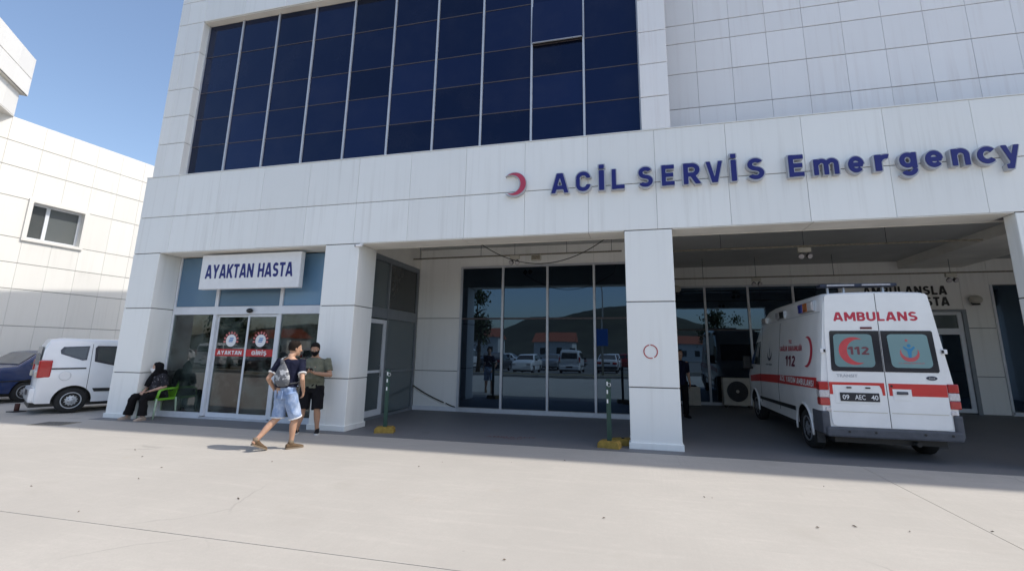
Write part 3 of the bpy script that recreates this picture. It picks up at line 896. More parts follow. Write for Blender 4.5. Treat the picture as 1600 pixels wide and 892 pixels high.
# ---- emergency sign on the fascia
es = thing("emergency_sign", "blue raised letters ACİL SERVİS Emergency on the fascia", "sign", (2.2, 0, 4.68))
LET = [('A', -1.60, -1.23), ('C', -1.11, -.80), ('İ', -.67, -.53), ('L', -.42, -.15), ('S', .08, .37), ('E', .50, .76), ('R', .89, 1.22),
       ('V', 1.29, 1.60), ('İ', 1.71, 1.84), ('S', 1.99, 2.29), ('E', 2.66, 2.93), ('m', 3.05, 3.47), ('e', 3.58, 3.85), ('r', 3.98, 4.23),
       ('g', 4.34, 4.62), ('e', 4.71, 4.99), ('n', 5.08, 5.36), ('c', 5.43, 5.70), ('y', 5.76, 6.03)]
CAP = .405
for ch, x0, x1 in LET:
    vs, fs, gw = glyph_mesh(ch, .034, .094)
    xa, xb = min(v[0] for v in vs), max(v[0] for v in vs)
    x0 += .016; x1 -= .016
    if ch == 'İ': x0 += .004; x1 -= .004
    sx = (x1-x0)/(xb-xa)
    cx = (x0+x1)/2-2.2
    place = lambda P: [((v[0]-(xa+xb)/2)*sx, v[1]*CAP) for v in P]
    v2, f2, _ = glyph_mesh(ch, .034, SW+.028)
    r_ = MB(); extr(r_, [(p[0]*1.03, (p[1]-.2)*1.05+.2) for p in place(v2)], f2, face_M(cx, -.002, .006), .10)
    lo = r_.obj("letter", M_letgrey, es); lo['label'] = "raised letter " + ch
    f_ = MB(); extr(f_, place(vs), fs, face_M(cx, -.104, .006), .008)
    f_.obj("letter_face", M_navy, lo)

cs = thing("crescent_sign", "small red crescent emblem with grey rim left of the blue letters", "sign", (-2.36, 0, 4.68))
vs, fs = crescent_faces(.262, .205, .095)
b = MB(); extr(b, vs, fs, face_M(0, -.002, .26), .08); b.obj("crescent_rim", M_letgrey, cs)
vs, fs = crescent_faces(.238, .200, .072)
b = MB(); extr(b, vs, fs, face_M(.012, -.083, .27), .008); b.obj("crescent_face", M_signred, cs)

# red ring stencil on the middle column
rr = MB()
for a0, a1 in ((100, 285), (300, 450)):
    pts = [(math.cos(R(a0+(a1-a0)*i/24)), math.sin(R(a0+(a1-a0)*i/24))) for i in range(25)]
    vs = [(p[0]*.125, p[1]*.125) for p in pts]+[(p[0]*.107, p[1]*.107) for p in pts]
    extr(rr, vs, [(25+i, 26+i, i+1, i) for i in range(24)], face_M(0, 0, 0), .004)
tag(rr.obj("ring_sign", mat("ring_red", (0.42, 0.05, 0.05), 0.6), None, (.195, -.003, 1.65)), "thin broken red ring stuck on the middle white column", "sign")

# ------------------------------------------------------------------ vehicles
def body_loft(stations, hw, r=.09, crown=.02, nf=9):
    b = MB(); rings = []
    for (y, zb, zr, wf) in stations:
        rr = min(r, (zr-zb)*.3)
        zs = [zb+(zr-rr-zb)*i/(nf-1) for i in range(nf)]
        half = []
        for i, z in enumerate(zs):
            w = hw(z)*wf - (.035 if i == 0 else 0)
            half.append((w, z))
        wt = hw(zr)*wf
        for a in (22, 45, 68, 90):
            half.append((wt-rr+rr*math.cos(R(a)), zr-rr+rr*math.sin(R(a))))
        half.append((wt*.5, zr+crown*.75))
        pts = [Vector((x, y, z)) for x, z in half] + [Vector((0, y, zr+crown))] + [Vector((-x, y, z)) for x, z in half[::-1]]
        rings.append(pts[::-1])
    b.rings(rings, 0, True, True)
    return b

def cut_arches(me, wheels, rad, depth, W, mats):
    """boolean wheel wells into a body mesh; well faces get material 1"""
    o = bpy.data.objects.new("tmp_body", me); COL.objects.link(o)
    cb = MB()
    for y, z in wheels:
        for s in (-1, 1):
            cb.cyl((s*(W+.3), y, z), (s*(W-depth), y, z), rad, 28)
    cm = cb.mesh("tmp_cut", mats)
    bm = bmesh.new(); bm.from_mesh(cm); bmesh.ops.recalc_face_normals(bm, faces=bm.faces); bm.to_mesh(cm); bm.free()
    co = bpy.data.objects.new("tmp_cut", cm); COL.objects.link(co)
    md = o.modifiers.new("b", 'BOOLEAN'); md.operation = 'DIFFERENCE'; md.object = co; md.solver = 'EXACT'
    dg = bpy.context.evaluated_depsgraph_get()
    out = bpy.data.meshes.new_from_object(o.evaluated_get(dg))
    bpy.data.objects.remove(o); bpy.data.objects.remove(co)
    while len(out.materials) < 2: out.materials.append(mats[len(out.materials)])
    for p in out.polygons:
        c = p.center
        for y, z in wheels:
            d = math.hypot(c.y-y, c.z-z)
            if (d < rad+.004 and abs(c.x) < W-.03) or (abs(d-rad) < .01 and abs(p.normal.x) < .3):
                p.material_index = 1; p.use_smooth = False
    return out

def fix_normals(me):
    bm = bmesh.new(); bm.from_mesh(me)
    bmesh.ops.recalc_face_normals(bm, faces=bm.faces); bm.to_mesh(me); bm.free()
    return me

def sharp(me, ang=38):
    me.polygons.foreach_set('use_smooth', [True]*len(me.polygons))
    try: me.set_sharp_from_angle(angle=R(ang))
    except Exception: pass
    return me

def drape_poly(poly, hw, side, off, name, m, parent, th=.006):
    """poly in (y,z) laid on the side surface x = side*hw(z)"""
    # subdivide edges so it follows the surface
    b = MB()
    pts = []
    n = len(poly)
    for i in range(n):
        a, c = poly[i], poly[(i+1) % n]
        k = max(1, int(abs(c[1]-a[1])/.12))
        for t in range(k):
            pts.append((a[0]+(c[0]-a[0])*t/k, a[1]+(c[1]-a[1])*t/k))
    out = [Vector((side*(hw(z)+off+th), y, z)) for y, z in pts]
    inn = [Vector((side*(hw(z)+off-th), y, z)) for y, z in pts]
    k = len(pts)
    vs = out+inn
    fs = [tuple(range(k))]+[((i+1) % k, i, k+i, k+(i+1) % k) for i in range(k)]
    b.add(vs, fs)
    o = b.obj(name, m, parent)
    me = o.data
    bm = bmesh.new(); bm.from_mesh(me)
    bmesh.ops.triangulate(bm, faces=[f for f in bm.faces if len(f.verts) > 4])
    bmesh.ops.recalc_face_normals(bm, faces=bm.faces)
    # make sure outward
    nx = sum(f.normal.x*f.calc_area() for f in bm.faces if abs(f.normal.x) > .5)
    if nx*side < 0: bmesh.ops.reverse_faces(bm, faces=bm.faces)
    bm.to_mesh(me); bm.free()
    return o

def drape_text(name, s, y0, y1, z0, z1, hw, side, off, m, parent, sw=.10):
    """lettering on the vehicle side; y0 is where the string starts for the reader"""
    vs, fs = sign_string(s.replace(".", ""), abs(y1-y0), z1-z0, .085, sw, .13)
    cy = (y0+y1)/2; sg = 1 if y1 > y0 else -1
    b = MB()
    b.add([Vector((side*(hw(z0+v.y)+off), cy+sg*v.x, z0+v.y)) for v in vs], fs)
    return b.obj(name, m, parent)

def wheel(parent, c, side, r, w, rim_m, spokes=0, cover=False):
    x, y, z = c
    t = MB()
    prof = [(r*.62, -w/2+.02), (r*.90, -w/2), (r*.985, -w/2+.03), (r, -w/2+.055), (r, w/2-.055), (r*.985, w/2-.03), (r*.90, w/2), (r*.62, w/2-.02)]
    t.lathe(prof, c, (side, 0, 0), 32)
    tyre = t.obj("wheel", M_rubber, parent)
    q = MB()
    e = w/2
    q.lathe([(r*.64, e-.035), (r*.64, e-.004), (r*.585, e-.004), (r*.56, e-.03), (r*.30, e-.012), (r*.18, e+.004), (r*.15, e+.012), (.001, e+.012)], c, (side, 0, 0), 32)
    rim = q.obj("rim", rim_m, tyre)
    if spokes:
        h = MB()
        for i in range(spokes):
            a = 2*math.pi*i/spokes
            M = Matrix.Translation((x+side*(e-.018), y, z)) @ Matrix.Rotation(a, 4, 'X')
            h.cbox((.006*side, 0, r*.43), (.016, r*.13, r*.15), 0, M)
        h.obj("rim_hole", M_black, tyre)
        h = MB()
        for i in range(5):
            a = 2*math.pi*i/5
            h.ball((x+side*(e-.004), y+math.cos(a)*r*.16, z+math.sin(a)*r*.16), (.012, .02, .02), 8)
        h.obj("wheel_bolt", M_darkgrey, tyre)
    return tyre

M_ambwhite = mat("ambulance_white_paint", (0.84, 0.84, 0.83), 0.28, var=0.06, scale=2.2, coat=0.5)
M_ambred = mat("ambulance_red_stripe", (0.58, 0.028, 0.025), 0.35, var=0.06, coat=0.2)
M_ambtext = mat("ambulance_red_letters", (0.50, 0.03, 0.06), 0.4, var=0.05)
M_seam = mat("door_gap", (0.03, 0.03, 0.032), 0.8)
M_winblk = mat("window_black_border", (0.014, 0.016, 0.026), 0.12, var=0.1, coat=0.4)
M_ambglass = glass_mat("teal_lit_ambulance_glass", (0.28, 0.46, 0.48), 1.5, 0.15, 0.0, 0.1)  # teal glass, with the look of interior light put into its colour
M_carglass = glass_mat("car_glass", (0.015, 0.022, 0.024), 1.7, 0.02, 0.0, 0.1)
M_bumper = mat("grey_bumper_plastic", (0.075, 0.08, 0.095), 0.6, var=0.2, scale=9)
M_lampred = mat("lamp_red", (0.42, 0.012, 0.015), 0.12, var=0.15, scale=30, coat=0.8)
M_lampwhite = mat("lamp_clear", (0.62, 0.58, 0.58), 0.15, var=0.2, scale=40, coat=0.8)
M_lampblue = mat("lamp_blue", (0.02, 0.035, 0.32), 0.15, var=0.1, coat=0.8)
M_lamporange = mat("lamp_orange", (0.50, 0.14, 0.03), 0.15, var=0.1, coat=0.8)
M_plate = mat("plate_black", (0.012, 0.014, 0.025), 0.3)
M_rim = mat("wheel_rim_grey", (0.30, 0.31, 0.33), 0.45, 0.5, var=0.25)
M_cover = mat("hub_cap_silver", (0.50, 0.52, 0.54), 0.4, 0.4, var=0.12)
M_emblblue = mat("emblem_blue", (0.03, 0.22, 0.42), 0.4)
M_tickblue = mat("dark_blue_text", (0.03, 0.038, 0.07), 0.4)

amb = thing("ambulance", "white ambulance with red stripe reversed tail out in the covered bay", "ambulance", (3.85, .2, 0))
def hwA(z): return .965 if z < 1.1 else .965-(z-1.1)*.122
stA = [(0, .42, 2.60, .975), (.05, .40, 2.66, .992), (.2, .38, 2.68, 1), (1, .38, 2.69, 1), (2, .38, 2.69, 1), (3.0, .38, 2.69, 1), (3.45, .38, 2.66, 1), (3.7, .38, 2.58, 1),
       (3.95, .38, 2.44, 1), (4.12, .38, 2.33, 1), (4.32, .38, 2.16, 1), (4.5, .38, 2.0, 1), (4.85, .38, 1.62, 1), (5.08, .38, 1.34, .99), (5.35, .38, 1.20, .955), (5.55, .38, 1.02, .87), (5.64, .42, .78, .78), (5.67, .46, .55, .72)]
bl = body_loft(stA, hwA, .10)
me = fix_normals(bl.mesh("ambulance_body", [M_ambwhite, M_black]))
WY = [(.88, .34), (4.62, .34)]
me = sharp(cut_arches(me, WY, .41, .34, .965, [M_ambwhite, M_black]))
inst("body", me, amb)
for y, z in WY:
    for s in (-1, 1):
        wheel(amb, (s*.835, y, .335), s, .335, .22, M_rim, 8)
        a = MB(); pts = [(s*.972, y+.425*math.cos(R(t)), z+.425*math.sin(R(t))) for t in range(-8, 189, 14)]
        a.tube(pts, .020, 6); a.obj("arch_lip", M_ambwhite, amb)
u = MB(); u.box((-.78, .1, .24), (.78, 5.4, .42)); u.cyl((-.7, .88, .34), (.7, .88, .34), .06, 10); u.cyl((.35, -.02, .27), (.35, .8, .27), .035, 10); u.obj("chassis", M_black, amb)
# rear doors
def half_door(s):
    xi = .006
    o_ = [(.815, .53), (.83, .62), (.825, 1.20), (.80, 2.02), (.75, 2.60)]
    poly = [(s*xi, .50), (s*.76, .50)]+[(s*x, z) for x, z in o_]+[(s*.715, 2.635), (s*xi, 2.655)]
    b = MB(); b.prism(poly, -.020, .03, 'y')
    d = b.obj("rear_door", M_ambwhite, amb)
    fix_normals(d.data)
    # pressed crease
    c = MB(); c.box((min(s*.03, s*.80), -.0225, .725), (max(s*.03, s*.80), -.0195, .737)); c.obj("door_crease", M_offwhite, d)
    # window with black border
    bo = [(s*.012, 1.37), (s*.745, 1.37), (s*.762, 1.40), (s*.735, 2.01), (s*.715, 2.03), (s*.012, 2.03)]
    w = MB(); w.prism(bo, -.026, -.019, 'y'); wf = w.obj("window_border", M_winblk, d); fix_normals(wf.data)
    def rr(x0, x1, z0, z1, r, xt0, xt1):
        out = []
        for cx, cz, a in ((x1-r, z0+r, -90), (xt1-r, z1-r*.6, 0), (xt0+r, z1-r*.6, 90), (x0+r, z0+r, 180)):
            for t in range(0, 91, 15):
                rx = r; rz = r if a in (-90, 180) else r*.6
                out.append((cx+rx*math.cos(R(a+t)), cz+rz*math.sin(R(a+t))))
        return out
    x0, x1 = (-.70, -.115) if s < 0 else (.115, .685)
    t0, t1 = (-.685, -.125) if s < 0 else (.095, .655)
    gl = MB(); gl.prism(rr(x0, x1, 1.44, 1.975, .075, t0, t1), -.029, -.025, 'y'); g_ = gl.obj("window_glass", M_ambglass, d); fix_normals(g_.data)
    for hz in (1.70, .76):
        h = MB(); h.bevbox((s*.865, -.012, hz), (.075, .045, .075 if hz > 1 else .06), .012); h.obj("hinge", M_white if hz > 1 else M_lampwhite, d)
        if hz > 1:
            h = MB(); h.bevbox((s*.84, -.03, hz), (.03, .02, .05), .006); h.obj("hinge_pin", M_black, d)
    return d
dL, dR = half_door(-1), half_door(1)
sm = MB(); sm.box((-.0055, -.012, .50), (.0055, .02, 2.65)); sm.obj("door_gap", M_seam, amb)
FA = lambda x, z, y=-.024: face_M(x, y, z)
sign_text("lettering", "AMBULANS", 1.22, .15, FA(-.04, 2.19, -.0225), M_ambtext, amb, 0, .06)
def slab(name, m, parent, polys, y0=-.0235, y1=-.019):
    b = MB()
    for p in polys: b.prism(p, y0, y1, 'y')
    o = b.obj(name, m, parent); fix_normals(o.data); return o
bxp = lambda x0, x1, z0, z1: [(x0, z0), (x1, z0), (x1, z1), (x0, z1)]
slab("red_stripe", M_ambred, dL, [bxp(-.822, -.03, 1.152, 1.195), bxp(-.822, -.775, 1.0, 1.1518), [(-.10, 1.1518), (-.03, 1.1518), (-.03, 1.0), (-.065, 1.0), (-.075, 1.10)]])
slab("red_stripe", M_ambred, dR, [bxp(.34, .822, 1.0, 1.19), bxp(.03, .3398, 1.105, 1.19), bxp(.03, .075, 1.0, 1.1048)])
pr = MB(); pr.bevbox((-.425, -.020, 1.0), (.65, .010, .28), .004); pr.obj("plate_recess", M_ambwhite, dL)
pl = MB(); pl.bevbox((-.40, -.030, .965), (.56, .010, .135), .003); plo = pl.obj("number_plate", M_plate, dL)
flat_text("plate_lettering", "09", .095, .075, FA(-.60, .925, -.0365), M_white, dL, .012)
flat_text("plate_lettering", "AEC", .15, .075, FA(-.395, .925, -.0365), M_white, dL, .012)
flat_text("plate_lettering", "40", .10, .075, FA(-.19, .925, -.0365), M_white, dL, .012)
for x in (-.54, -.27):
    k = MB(); k.bevbox((x, -.034, 1.112), (.07, .02, .022), .006); k.obj("plate_lamp", M_black, dL)
k = MB(); k.bevbox((.205, -.022, 1.01), (.25, .008, .16), .004); k.obj("handle_recess", M_ambwhite, dR)
k = MB(); k.bevbox((.205, -.035, 1.045), (.155, .02, .045), .008); k.obj("door_handle", M_bumper, dR)
k = MB(); k.cyl((.07, -.028, 1.15), (.07, -.018, 1.15), .018, 12); k.obj("lock", M_black, dR)
flat_text("model_lettering", "TRANSIT", .31, .05, FA(-.545, 1.275, -.0225), M_letgrey, dL, .03)
k = MB()
k.rings([[Vector((.64+.075*math.cos(2*math.pi*i/24)*q, y, 1.285+.033*math.sin(2*math.pi*i/24)*q)) for i in range(24)] for q, y in ((1, -.018), (1, -.026), (.8, -.028))], 0, True, False)
bdg = k.obj("badge", M_tickblue, dR); fix_normals(bdg.data)
flat_text("badge_lettering", "Ford", .085, .03, FA(.64, 1.271, -.0285), M_silver, bdg, .0, shear=.3)
k = MB(); k.bevbox((-.185, -.024, 2.075), (.17, .02, .035), .008); k.obj("brake_lamp", mat("dark_red_lamp", (0.12, 0.012, 0.02), 0.3), dL)
# window prints
def flatshape(name, vs2, fs, M, m, parent):
    b = MB(); b.add([M @ Vector((p[0], p[1], 0)) for p in vs2], fs); return b.obj(name, m, parent)
vs, fs = crescent_faces(.225, .19, .085)
vs = [(-p[0], p[1]) for p in vs]; fs = [f[::-1] for f in fs]
flatshape("window_crescent", vs, fs, FA(-.40, 1.70, -.0300), mat("window_red_print", (0.55, 0.06, 0.07), 0.4), dL)
sign_text("window_number", "112", .30, .13, FA(-.335, 1.64, -.0306), mat("window_dark_print", (0.16, 0.045, 0.06), 0.5), dL, 0, .06)
M_wred = mat("window_red_emblem", (0.52, 0.09, 0.10), 0.5)
vs, fs = crescent_faces(.135, .115, .045)
vs = [(p[1]*1.0, -p[0]*.95) for p in vs]
flatshape("window_emblem", vs, fs, FA(.385, 1.665, -.0300), M_wred, dR)
st = []
for i in range(10):
    a = R(90+36*i); q = .03 if i % 2 == 0 else .013
    st.append((q*math.cos(a), q*math.sin(a)))
flatshape("window_star", st, [tuple(range(10))], FA(.36, 1.875, -.0300), M_wred, dR)
b = MB(); M_ = FA(.385, 1.60, -.0303)
b.add([M_ @ Vector(p+(0,)) for p in [(-.018, .0), (.018, 0), (.03, .10), (.085, .16), (.07, .185), (.02, .145), (-.02, .145), (-.07, .185), (-.085, .16), (-.03, .10)]], [(0, 1, 2, 3, 4, 5, 6, 7, 8, 9)])
b.add([M_ @ Vector((.028*math.cos(R(t)), .19+.028*math.sin(R(t)), 0)) for t in range(0, 360, 30)], [tuple(range(12))])
b.obj("window_figure", M_emblblue, dR)
flat_text("window_caption", "T.C. SAĞLIK BAKANLIĞI", .36, .022, FA(.39, 1.505, -.0302), M_wred, dR, .01)
# lamps and bumper
for s in (-1, 1):
    for z0, z1, m_, nm in ((1.065, 1.20, M_lampred, "tail_lamp"), (.945, 1.063, M_lampwhite, "reversing_lamp"), (.82, .943, M_lampred, "tail_lamp")):
        k = MB(); k.bevbox((s*.905, .045, (z0+z1)/2), (.145, .15, z1-z0), .016); k.obj(nm, m_, amb)
k = MB(); k.bevbox((0, .025, .415), (1.86, .20, .15), .03)
for s in (-1, 1):
    k.bevbox((s*.915, .20, .55), (.12, .46, .36), .03)
k.obj("bumper", M_bumper, amb)
for x in (-.62, -.25, .42, .78):
    k = MB(); k.cyl((x, -.082, .43), (x, -.073, .43), .018, 12); k.obj("parking_sensor", M_black, amb)
for s in (-1, 1):
    k = MB(); k.box((s*.88-.06, .40, .17), (s*.88+.06, .415, .42)); k.obj("mud_flap", M_darkgrey, amb)
# left and right sides
for s in (-1, 1):
    drape_poly([(1.35, .59), (4.05, .56), (4.05, .625), (1.35, .665)], hwA, s, .006, "side_moulding", M_black, amb)
    drape_poly([(.14, 1.075), (2.36, 1.03), (2.36, 1.20), (.14, 1.25)], hwA, s, .002, "side_stripe", M_ambred, amb, .003)
    drape_poly([(2.40, 1.03), (3.88, .99), (3.88, 1.16), (2.40, 1.20)], hwA, s, .002, "side_stripe", M_ambred, amb, .003)
    drape_poly([(3.92, .99), (4.95, .93), (4.95, 1.08), (3.92, 1.16)], hwA, s, .002, "side_stripe", M_ambred, amb, .003)
    for y0 in (3.895, 2.38):
        drape_poly([(y0, .50), (y0+.014, .50), (y0+.014, 2.30), (y0, 2.30)], hwA, s, .0005, "door_gap", M_seam, amb, .002)
    drape_poly([(.06, 2.35), (4.1, 2.35), (4.1, 2.362), (.06, 2.362)], hwA, s, .0005, "roof_seam", M_letgrey, amb, .002)
    drape_poly([(3.98, 1.38), (4.85, 1.38), (4.83, 1.45), (4.50, 1.86), (4.42, 1.92), (4.0, 1.95)], hwA, s, .004, "cab_window", M_carglass, amb, .004)
    k = MB(); k.bevbox((s*1.08, 4.72, 1.42), (.20, .12, .34), .04); k.tube([(s*.92, 4.74, 1.28), (s*1.05, 4.74, 1.30)], .03, 8); k.obj("wing_mirror", M_black, amb)
    drape_text("ministry_lettering", "T.C.", 1.72 if s < 0 else 1.52, 1.52 if s < 0 else 1.72, 1.845, 1.92, hwA, s, .007, M_ambtext, amb)
    a, c = (2.33, .92) if s < 0 else (.92, 2.33)
    drape_text("ministry_lettering", "SAĞLIK BAKANLIĞI", a, c, 1.70, 1.80, hwA, s, .007, M_ambtext, amb)
    a, c = (1.88, 1.27) if s < 0 else (1.27, 1.88)
    drape_text("number_lettering", "112", a, c, 1.40, 1.61, hwA, s, .007, mat("dark_red_number", (0.17, 0.02, 0.05), 0.4) if s < 0 else bpy.data.materials["dark_red_number"], amb)
    a, c = (2.22, .24) if s < 0 else (.24, 2.22)
    drape_text("stripe_lettering", "ACİL YARDIM AMBULANSI", a, c, 1.09, 1.20, hwA, s, .009, M_white, amb)
    vs, fs = crescent_faces(.275, .25, .085)
    sg = -1 if s < 0 else 1
    b = MB(); b.add([Vector((s*(hwA(1.685+p[1])+.007), .62-p[0]*.98, 1.685+p[1])) for p in vs], fs if s < 0 else [f[::-1] for f in fs]); b.obj("side_crescent", M_ambtext, amb)
    vs, fs = crescent_faces(.135, .115, .045)
    b = MB(); b.add([Vector((s*(hwA(1.62-p[0])+.007), 3.14+p[1]*1.3, 1.62-p[0])) for p in vs], fs); b.obj("side_emblem", M_tickblue, amb)
    b = MB(); b.add([Vector((s*(hwA(1.6+z)+.007), 3.14+y, 1.6+z)) for y, z in [(-.015, -.02), (.015, -.02), (.02, .12), (.0, .2), (-.02, .12)]], [(0, 1, 2, 3, 4)]); b.obj("side_emblem_figure", M_tickblue, amb)
    a, c = (3.42, 2.88) if s < 0 else (2.88, 3.42)
    drape_text("emblem_caption", "ACİL SAĞLIK", a, c, 1.385, 1.42, hwA, s, .007, M_tickblue, amb)
    for (y0, y1, z0, z1, ms) in ((.30, 1.06, 2.40, 2.56, (M_lampblue, M_lamporange, M_lampwhite)), (2.05, 2.60, 2.40, 2.53, (M_lampwhite, M_black)), (3.45, 3.85, 2.37, 2.49, (M_lampwhite,))):
        k = MB(); k.bevbox((s*(hwA(2.47)-.0), (y0+y1)/2, (z0+z1)/2), (.07, y1-y0+.03, z1-z0+.03), .012); lo = k.obj("side_light", M_silver, amb)
        nn = len(ms)
        for i, mm in enumerate(ms):
            ya = y1-(y1-y0)*(i+1)/nn; yb = y1-(y1-y0)*i/nn
            k = MB(); k.bevbox((s*(hwA(2.47)+.03), (ya+yb)/2, (z0+z1)/2), (.05, yb-ya-.01, z1-z0), .012); k.obj("lens", mm, lo)
# windscreen, front
k = MB()
pts = []
for (y, z) in ((4.52, 1.99), (4.70, 1.80), (4.86, 1.62), (5.06, 1.375)):
    w = hwA(z)-.12
    pts.append([Vector((-w, y+.018, z+.018)), Vector((-w*.5, y+.022, z+.03)), Vector((w*.5, y+.022, z+.03)), Vector((w, y+.018, z+.018))])
for i in range(3):
    for j in range(3): k.add([pts[i][j], pts[i][j+1], pts[i+1][j+1], pts[i+1][j]], [(0, 1, 2, 3)])
k.obj("windscreen", M_carglass, amb)
# roof bar
k = MB(); k.bevbox((0, .62, 2.865), (1.22, .20, .06), .022); lb = k.obj("light_bar", M_tickblue, amb)
k = MB(); k.bevbox((-.28, .515, 2.865), (.44, .02, .028), .006); k.bevbox((.28, .515, 2.865), (.44, .02, .028), .006); k.obj("light_bar_lens", M_lampwhite, lb)
for x in (-.46, -.20, .42):
    k = MB(); k.box((x-.014, .60, 2.68), (x+.014, .64, 2.845)); k.obj("bar_bracket", M_aluw, lb)

# ---- generic small van
def hwV(z): return .835 if z < .9 else .835-(z-.9)*.15
def hwC(z): return .80 if z < .9 else .80-(z-.9)*.32
M_vanwhite = mat("van_white_paint", (0.78, 0.79, 0.80), 0.28, var=0.04, scale=1.3, coat=0.5)
def make_van(loc, rz, label, group=None):
    v = thing("parked_van", label, "van", loc, rz, group)
    st = [(.15, .30, .92, .95), (.165, .28, 1.22, .975), (.195, .26, 1.62, .99), (.26, .26, 1.77, 1), (.50, .25, 1.81, 1), (1.0, .25, 1.80, 1), (1.8, .25, 1.79, 1), (2.3, .25, 1.73, 1), (2.75, .25, 1.44, .99), (3.15, .25, 1.10, .97), (3.6, .25, .99, .92), (3.85, .3, .78, .82), (3.93, .35, .6, .74)]
    me = fix_normals(body_loft(st, hwV, .10).mesh("van_body", [M_vanwhite, M_black]))
    wy = [(.81, .30), (3.30, .30)]
    inst("body", sharp(cut_arches(me, wy, .365, .26, .835, [M_vanwhite, M_black])), v)
    for y, z in wy:
        for s in (-1, 1): wheel(v, (s*.735, y, .305), s, .305, .18, M_cover, 12)
    u = MB(); u.box((-.68, .1, .17), (.68, 3.7, .28)); u.obj("chassis", M_black, v)
    k = MB(); k.bevbox((0, .19, .45), (1.56, .26, .34), .06); k.obj("bumper", M_vanwhite, v)
    for s in (-1, 1):
        q = [(.46, 1.52), (.51, 1.60), (.99, 1.63), (.97, 1.28), (.89, 1.27), (.48, 1.43)]
        drape_poly(q, hwV, s, .004, "quarter_window", M_winblk, v, .004)
        drape_poly([(.53, 1.51), (.56, 1.57), (.95, 1.595), (.935, 1.315), (.89, 1.31), (.54, 1.44)], hwV, s, .009, "window_glass", M_carglass, v, .003)
        drape_poly([(1.10, 1.58), (1.14, 1.635), (1.95, 1.635), (1.95, 1.13), (1.5, 1.14), (1.12, 1.24)], hwV, s, .004, "side_window", M_winblk, v, .004)
        drape_poly([(1.16, 1.55), (1.19, 1.595), (1.91, 1.595), (1.91, 1.175), (1.5, 1.185), (1.17, 1.28)], hwV, s, .009, "window_glass", M_carglass, v, .003)
        drape_poly([(2.02, 1.13), (2.9, 1.11), (2.55, 1.5), (2.4, 1.60), (2.02, 1.62)], hwV, s, .004, "side_window", M_winblk, v, .004)
        for y0 in (1.045, 1.985):
            drape_poly([(y0, .45), (y0+.01, .45), (y0+.01, 1.68), (y0, 1.68)], hwV, s, .0005, "door_gap", M_seam, v, .002)
        drape_poly([(.24, 1.055), (.985, 1.06), (.985, 1.095), (.24, 1.09)], hwV, s, .004, "slide_rail", M_black, v, .006)
        drape_poly([(1.20, .50), (2.9, .48), (2.9, .56), (1.16, .585)], hwV, s, .006, "side_moulding", M_black, v, .008)
        for t0, t1, m_ in ((.20, 1.28, M_lampred),):
            k = MB(); k.bevbox((s*.785, .245, 1.07), (.10, .24, .42), .03); k.obj("tail_lamp", M_lampred, v)
            k = MB(); k.bevbox((s*.70, .12, .93), (.14, .05, .14), .02); k.obj("reversing_lamp", M_offwhite, v)
        k = MB()
        for i in range(5):
            a = R(10+i*32)
        k.lathe([(.105, 0), (.105, .006), (.098, .008)], (s*(hwV(.9)-.002), .62, .90), (s, 0, 0), 24); k.obj("fuel_cap", M_vanwhite, v)
        k = MB(); k.tube([(s*(hwV(.9)+.0035), .62+.108*math.cos(R(t)), .90+.108*math.sin(R(t))) for t in range(0, 360, 15)], .0025, 4, closed=True); k.obj("fuel_cap_gap", M_letgrey, v)
        k = MB(); k.bevbox((s*.95, 2.62, 1.15), (.19, .12, .16), .04); k.obj("wing_mirror", M_black, v)
    k = MB()
    def py(z): return .005 if z < 1.2 else .005+(z-1.2)*.18
    k.prism([(-.62, 1.16), (.62, 1.16), (.58, 1.60), (-.58, 1.60)], -.03, -.02, 'y', 0, Matrix.Translation((0, .155, 0)) @ Matrix(((1, 0, 0, 0), (0, 1, .075, -.075*1.16), (0, 0, 1, 0), (0, 0, 0, 1))))
    o = k.obj("rear_window", M_carglass, v); fix_normals(o.data)
    k = MB(); k.bevbox((0, .135, .98), (.66, .05, .10), .02); k.obj("tailgate_trim", M_vanwhite, v)
    k = MB(); k.bevbox((0, .054, .50), (.50, .012, .12), .003); o = k.obj("number_plate", M_plate, v)
    k = MB()
    pts = []
    for (y, z) in ((2.36, 1.70), (2.55, 1.585), (2.75, 1.44), (3.10, 1.14)):
        w = hwV(z)-.10
        pts.append([Vector((-w, y+.016, z+.016)), Vector((0, y+.025, z+.035)), Vector((w, y+.016, z+.016))])
    for i in range(3):
        for j in range(2): k.add([pts[i][j], pts[i][j+1], pts[i+1][j+1], pts[i+1][j]], [(0, 1, 2, 3)])
    k.obj("windscreen", M_carglass, v)
    return v
van = make_van((-13.73-.82*math.cos(R(-27))+.81*math.sin(R(-27)), .26-.82*math.sin(R(-27))-.81*math.cos(R(-27)), 0), R(-27), "small white van parked beside the left corner column, tail towards the street")

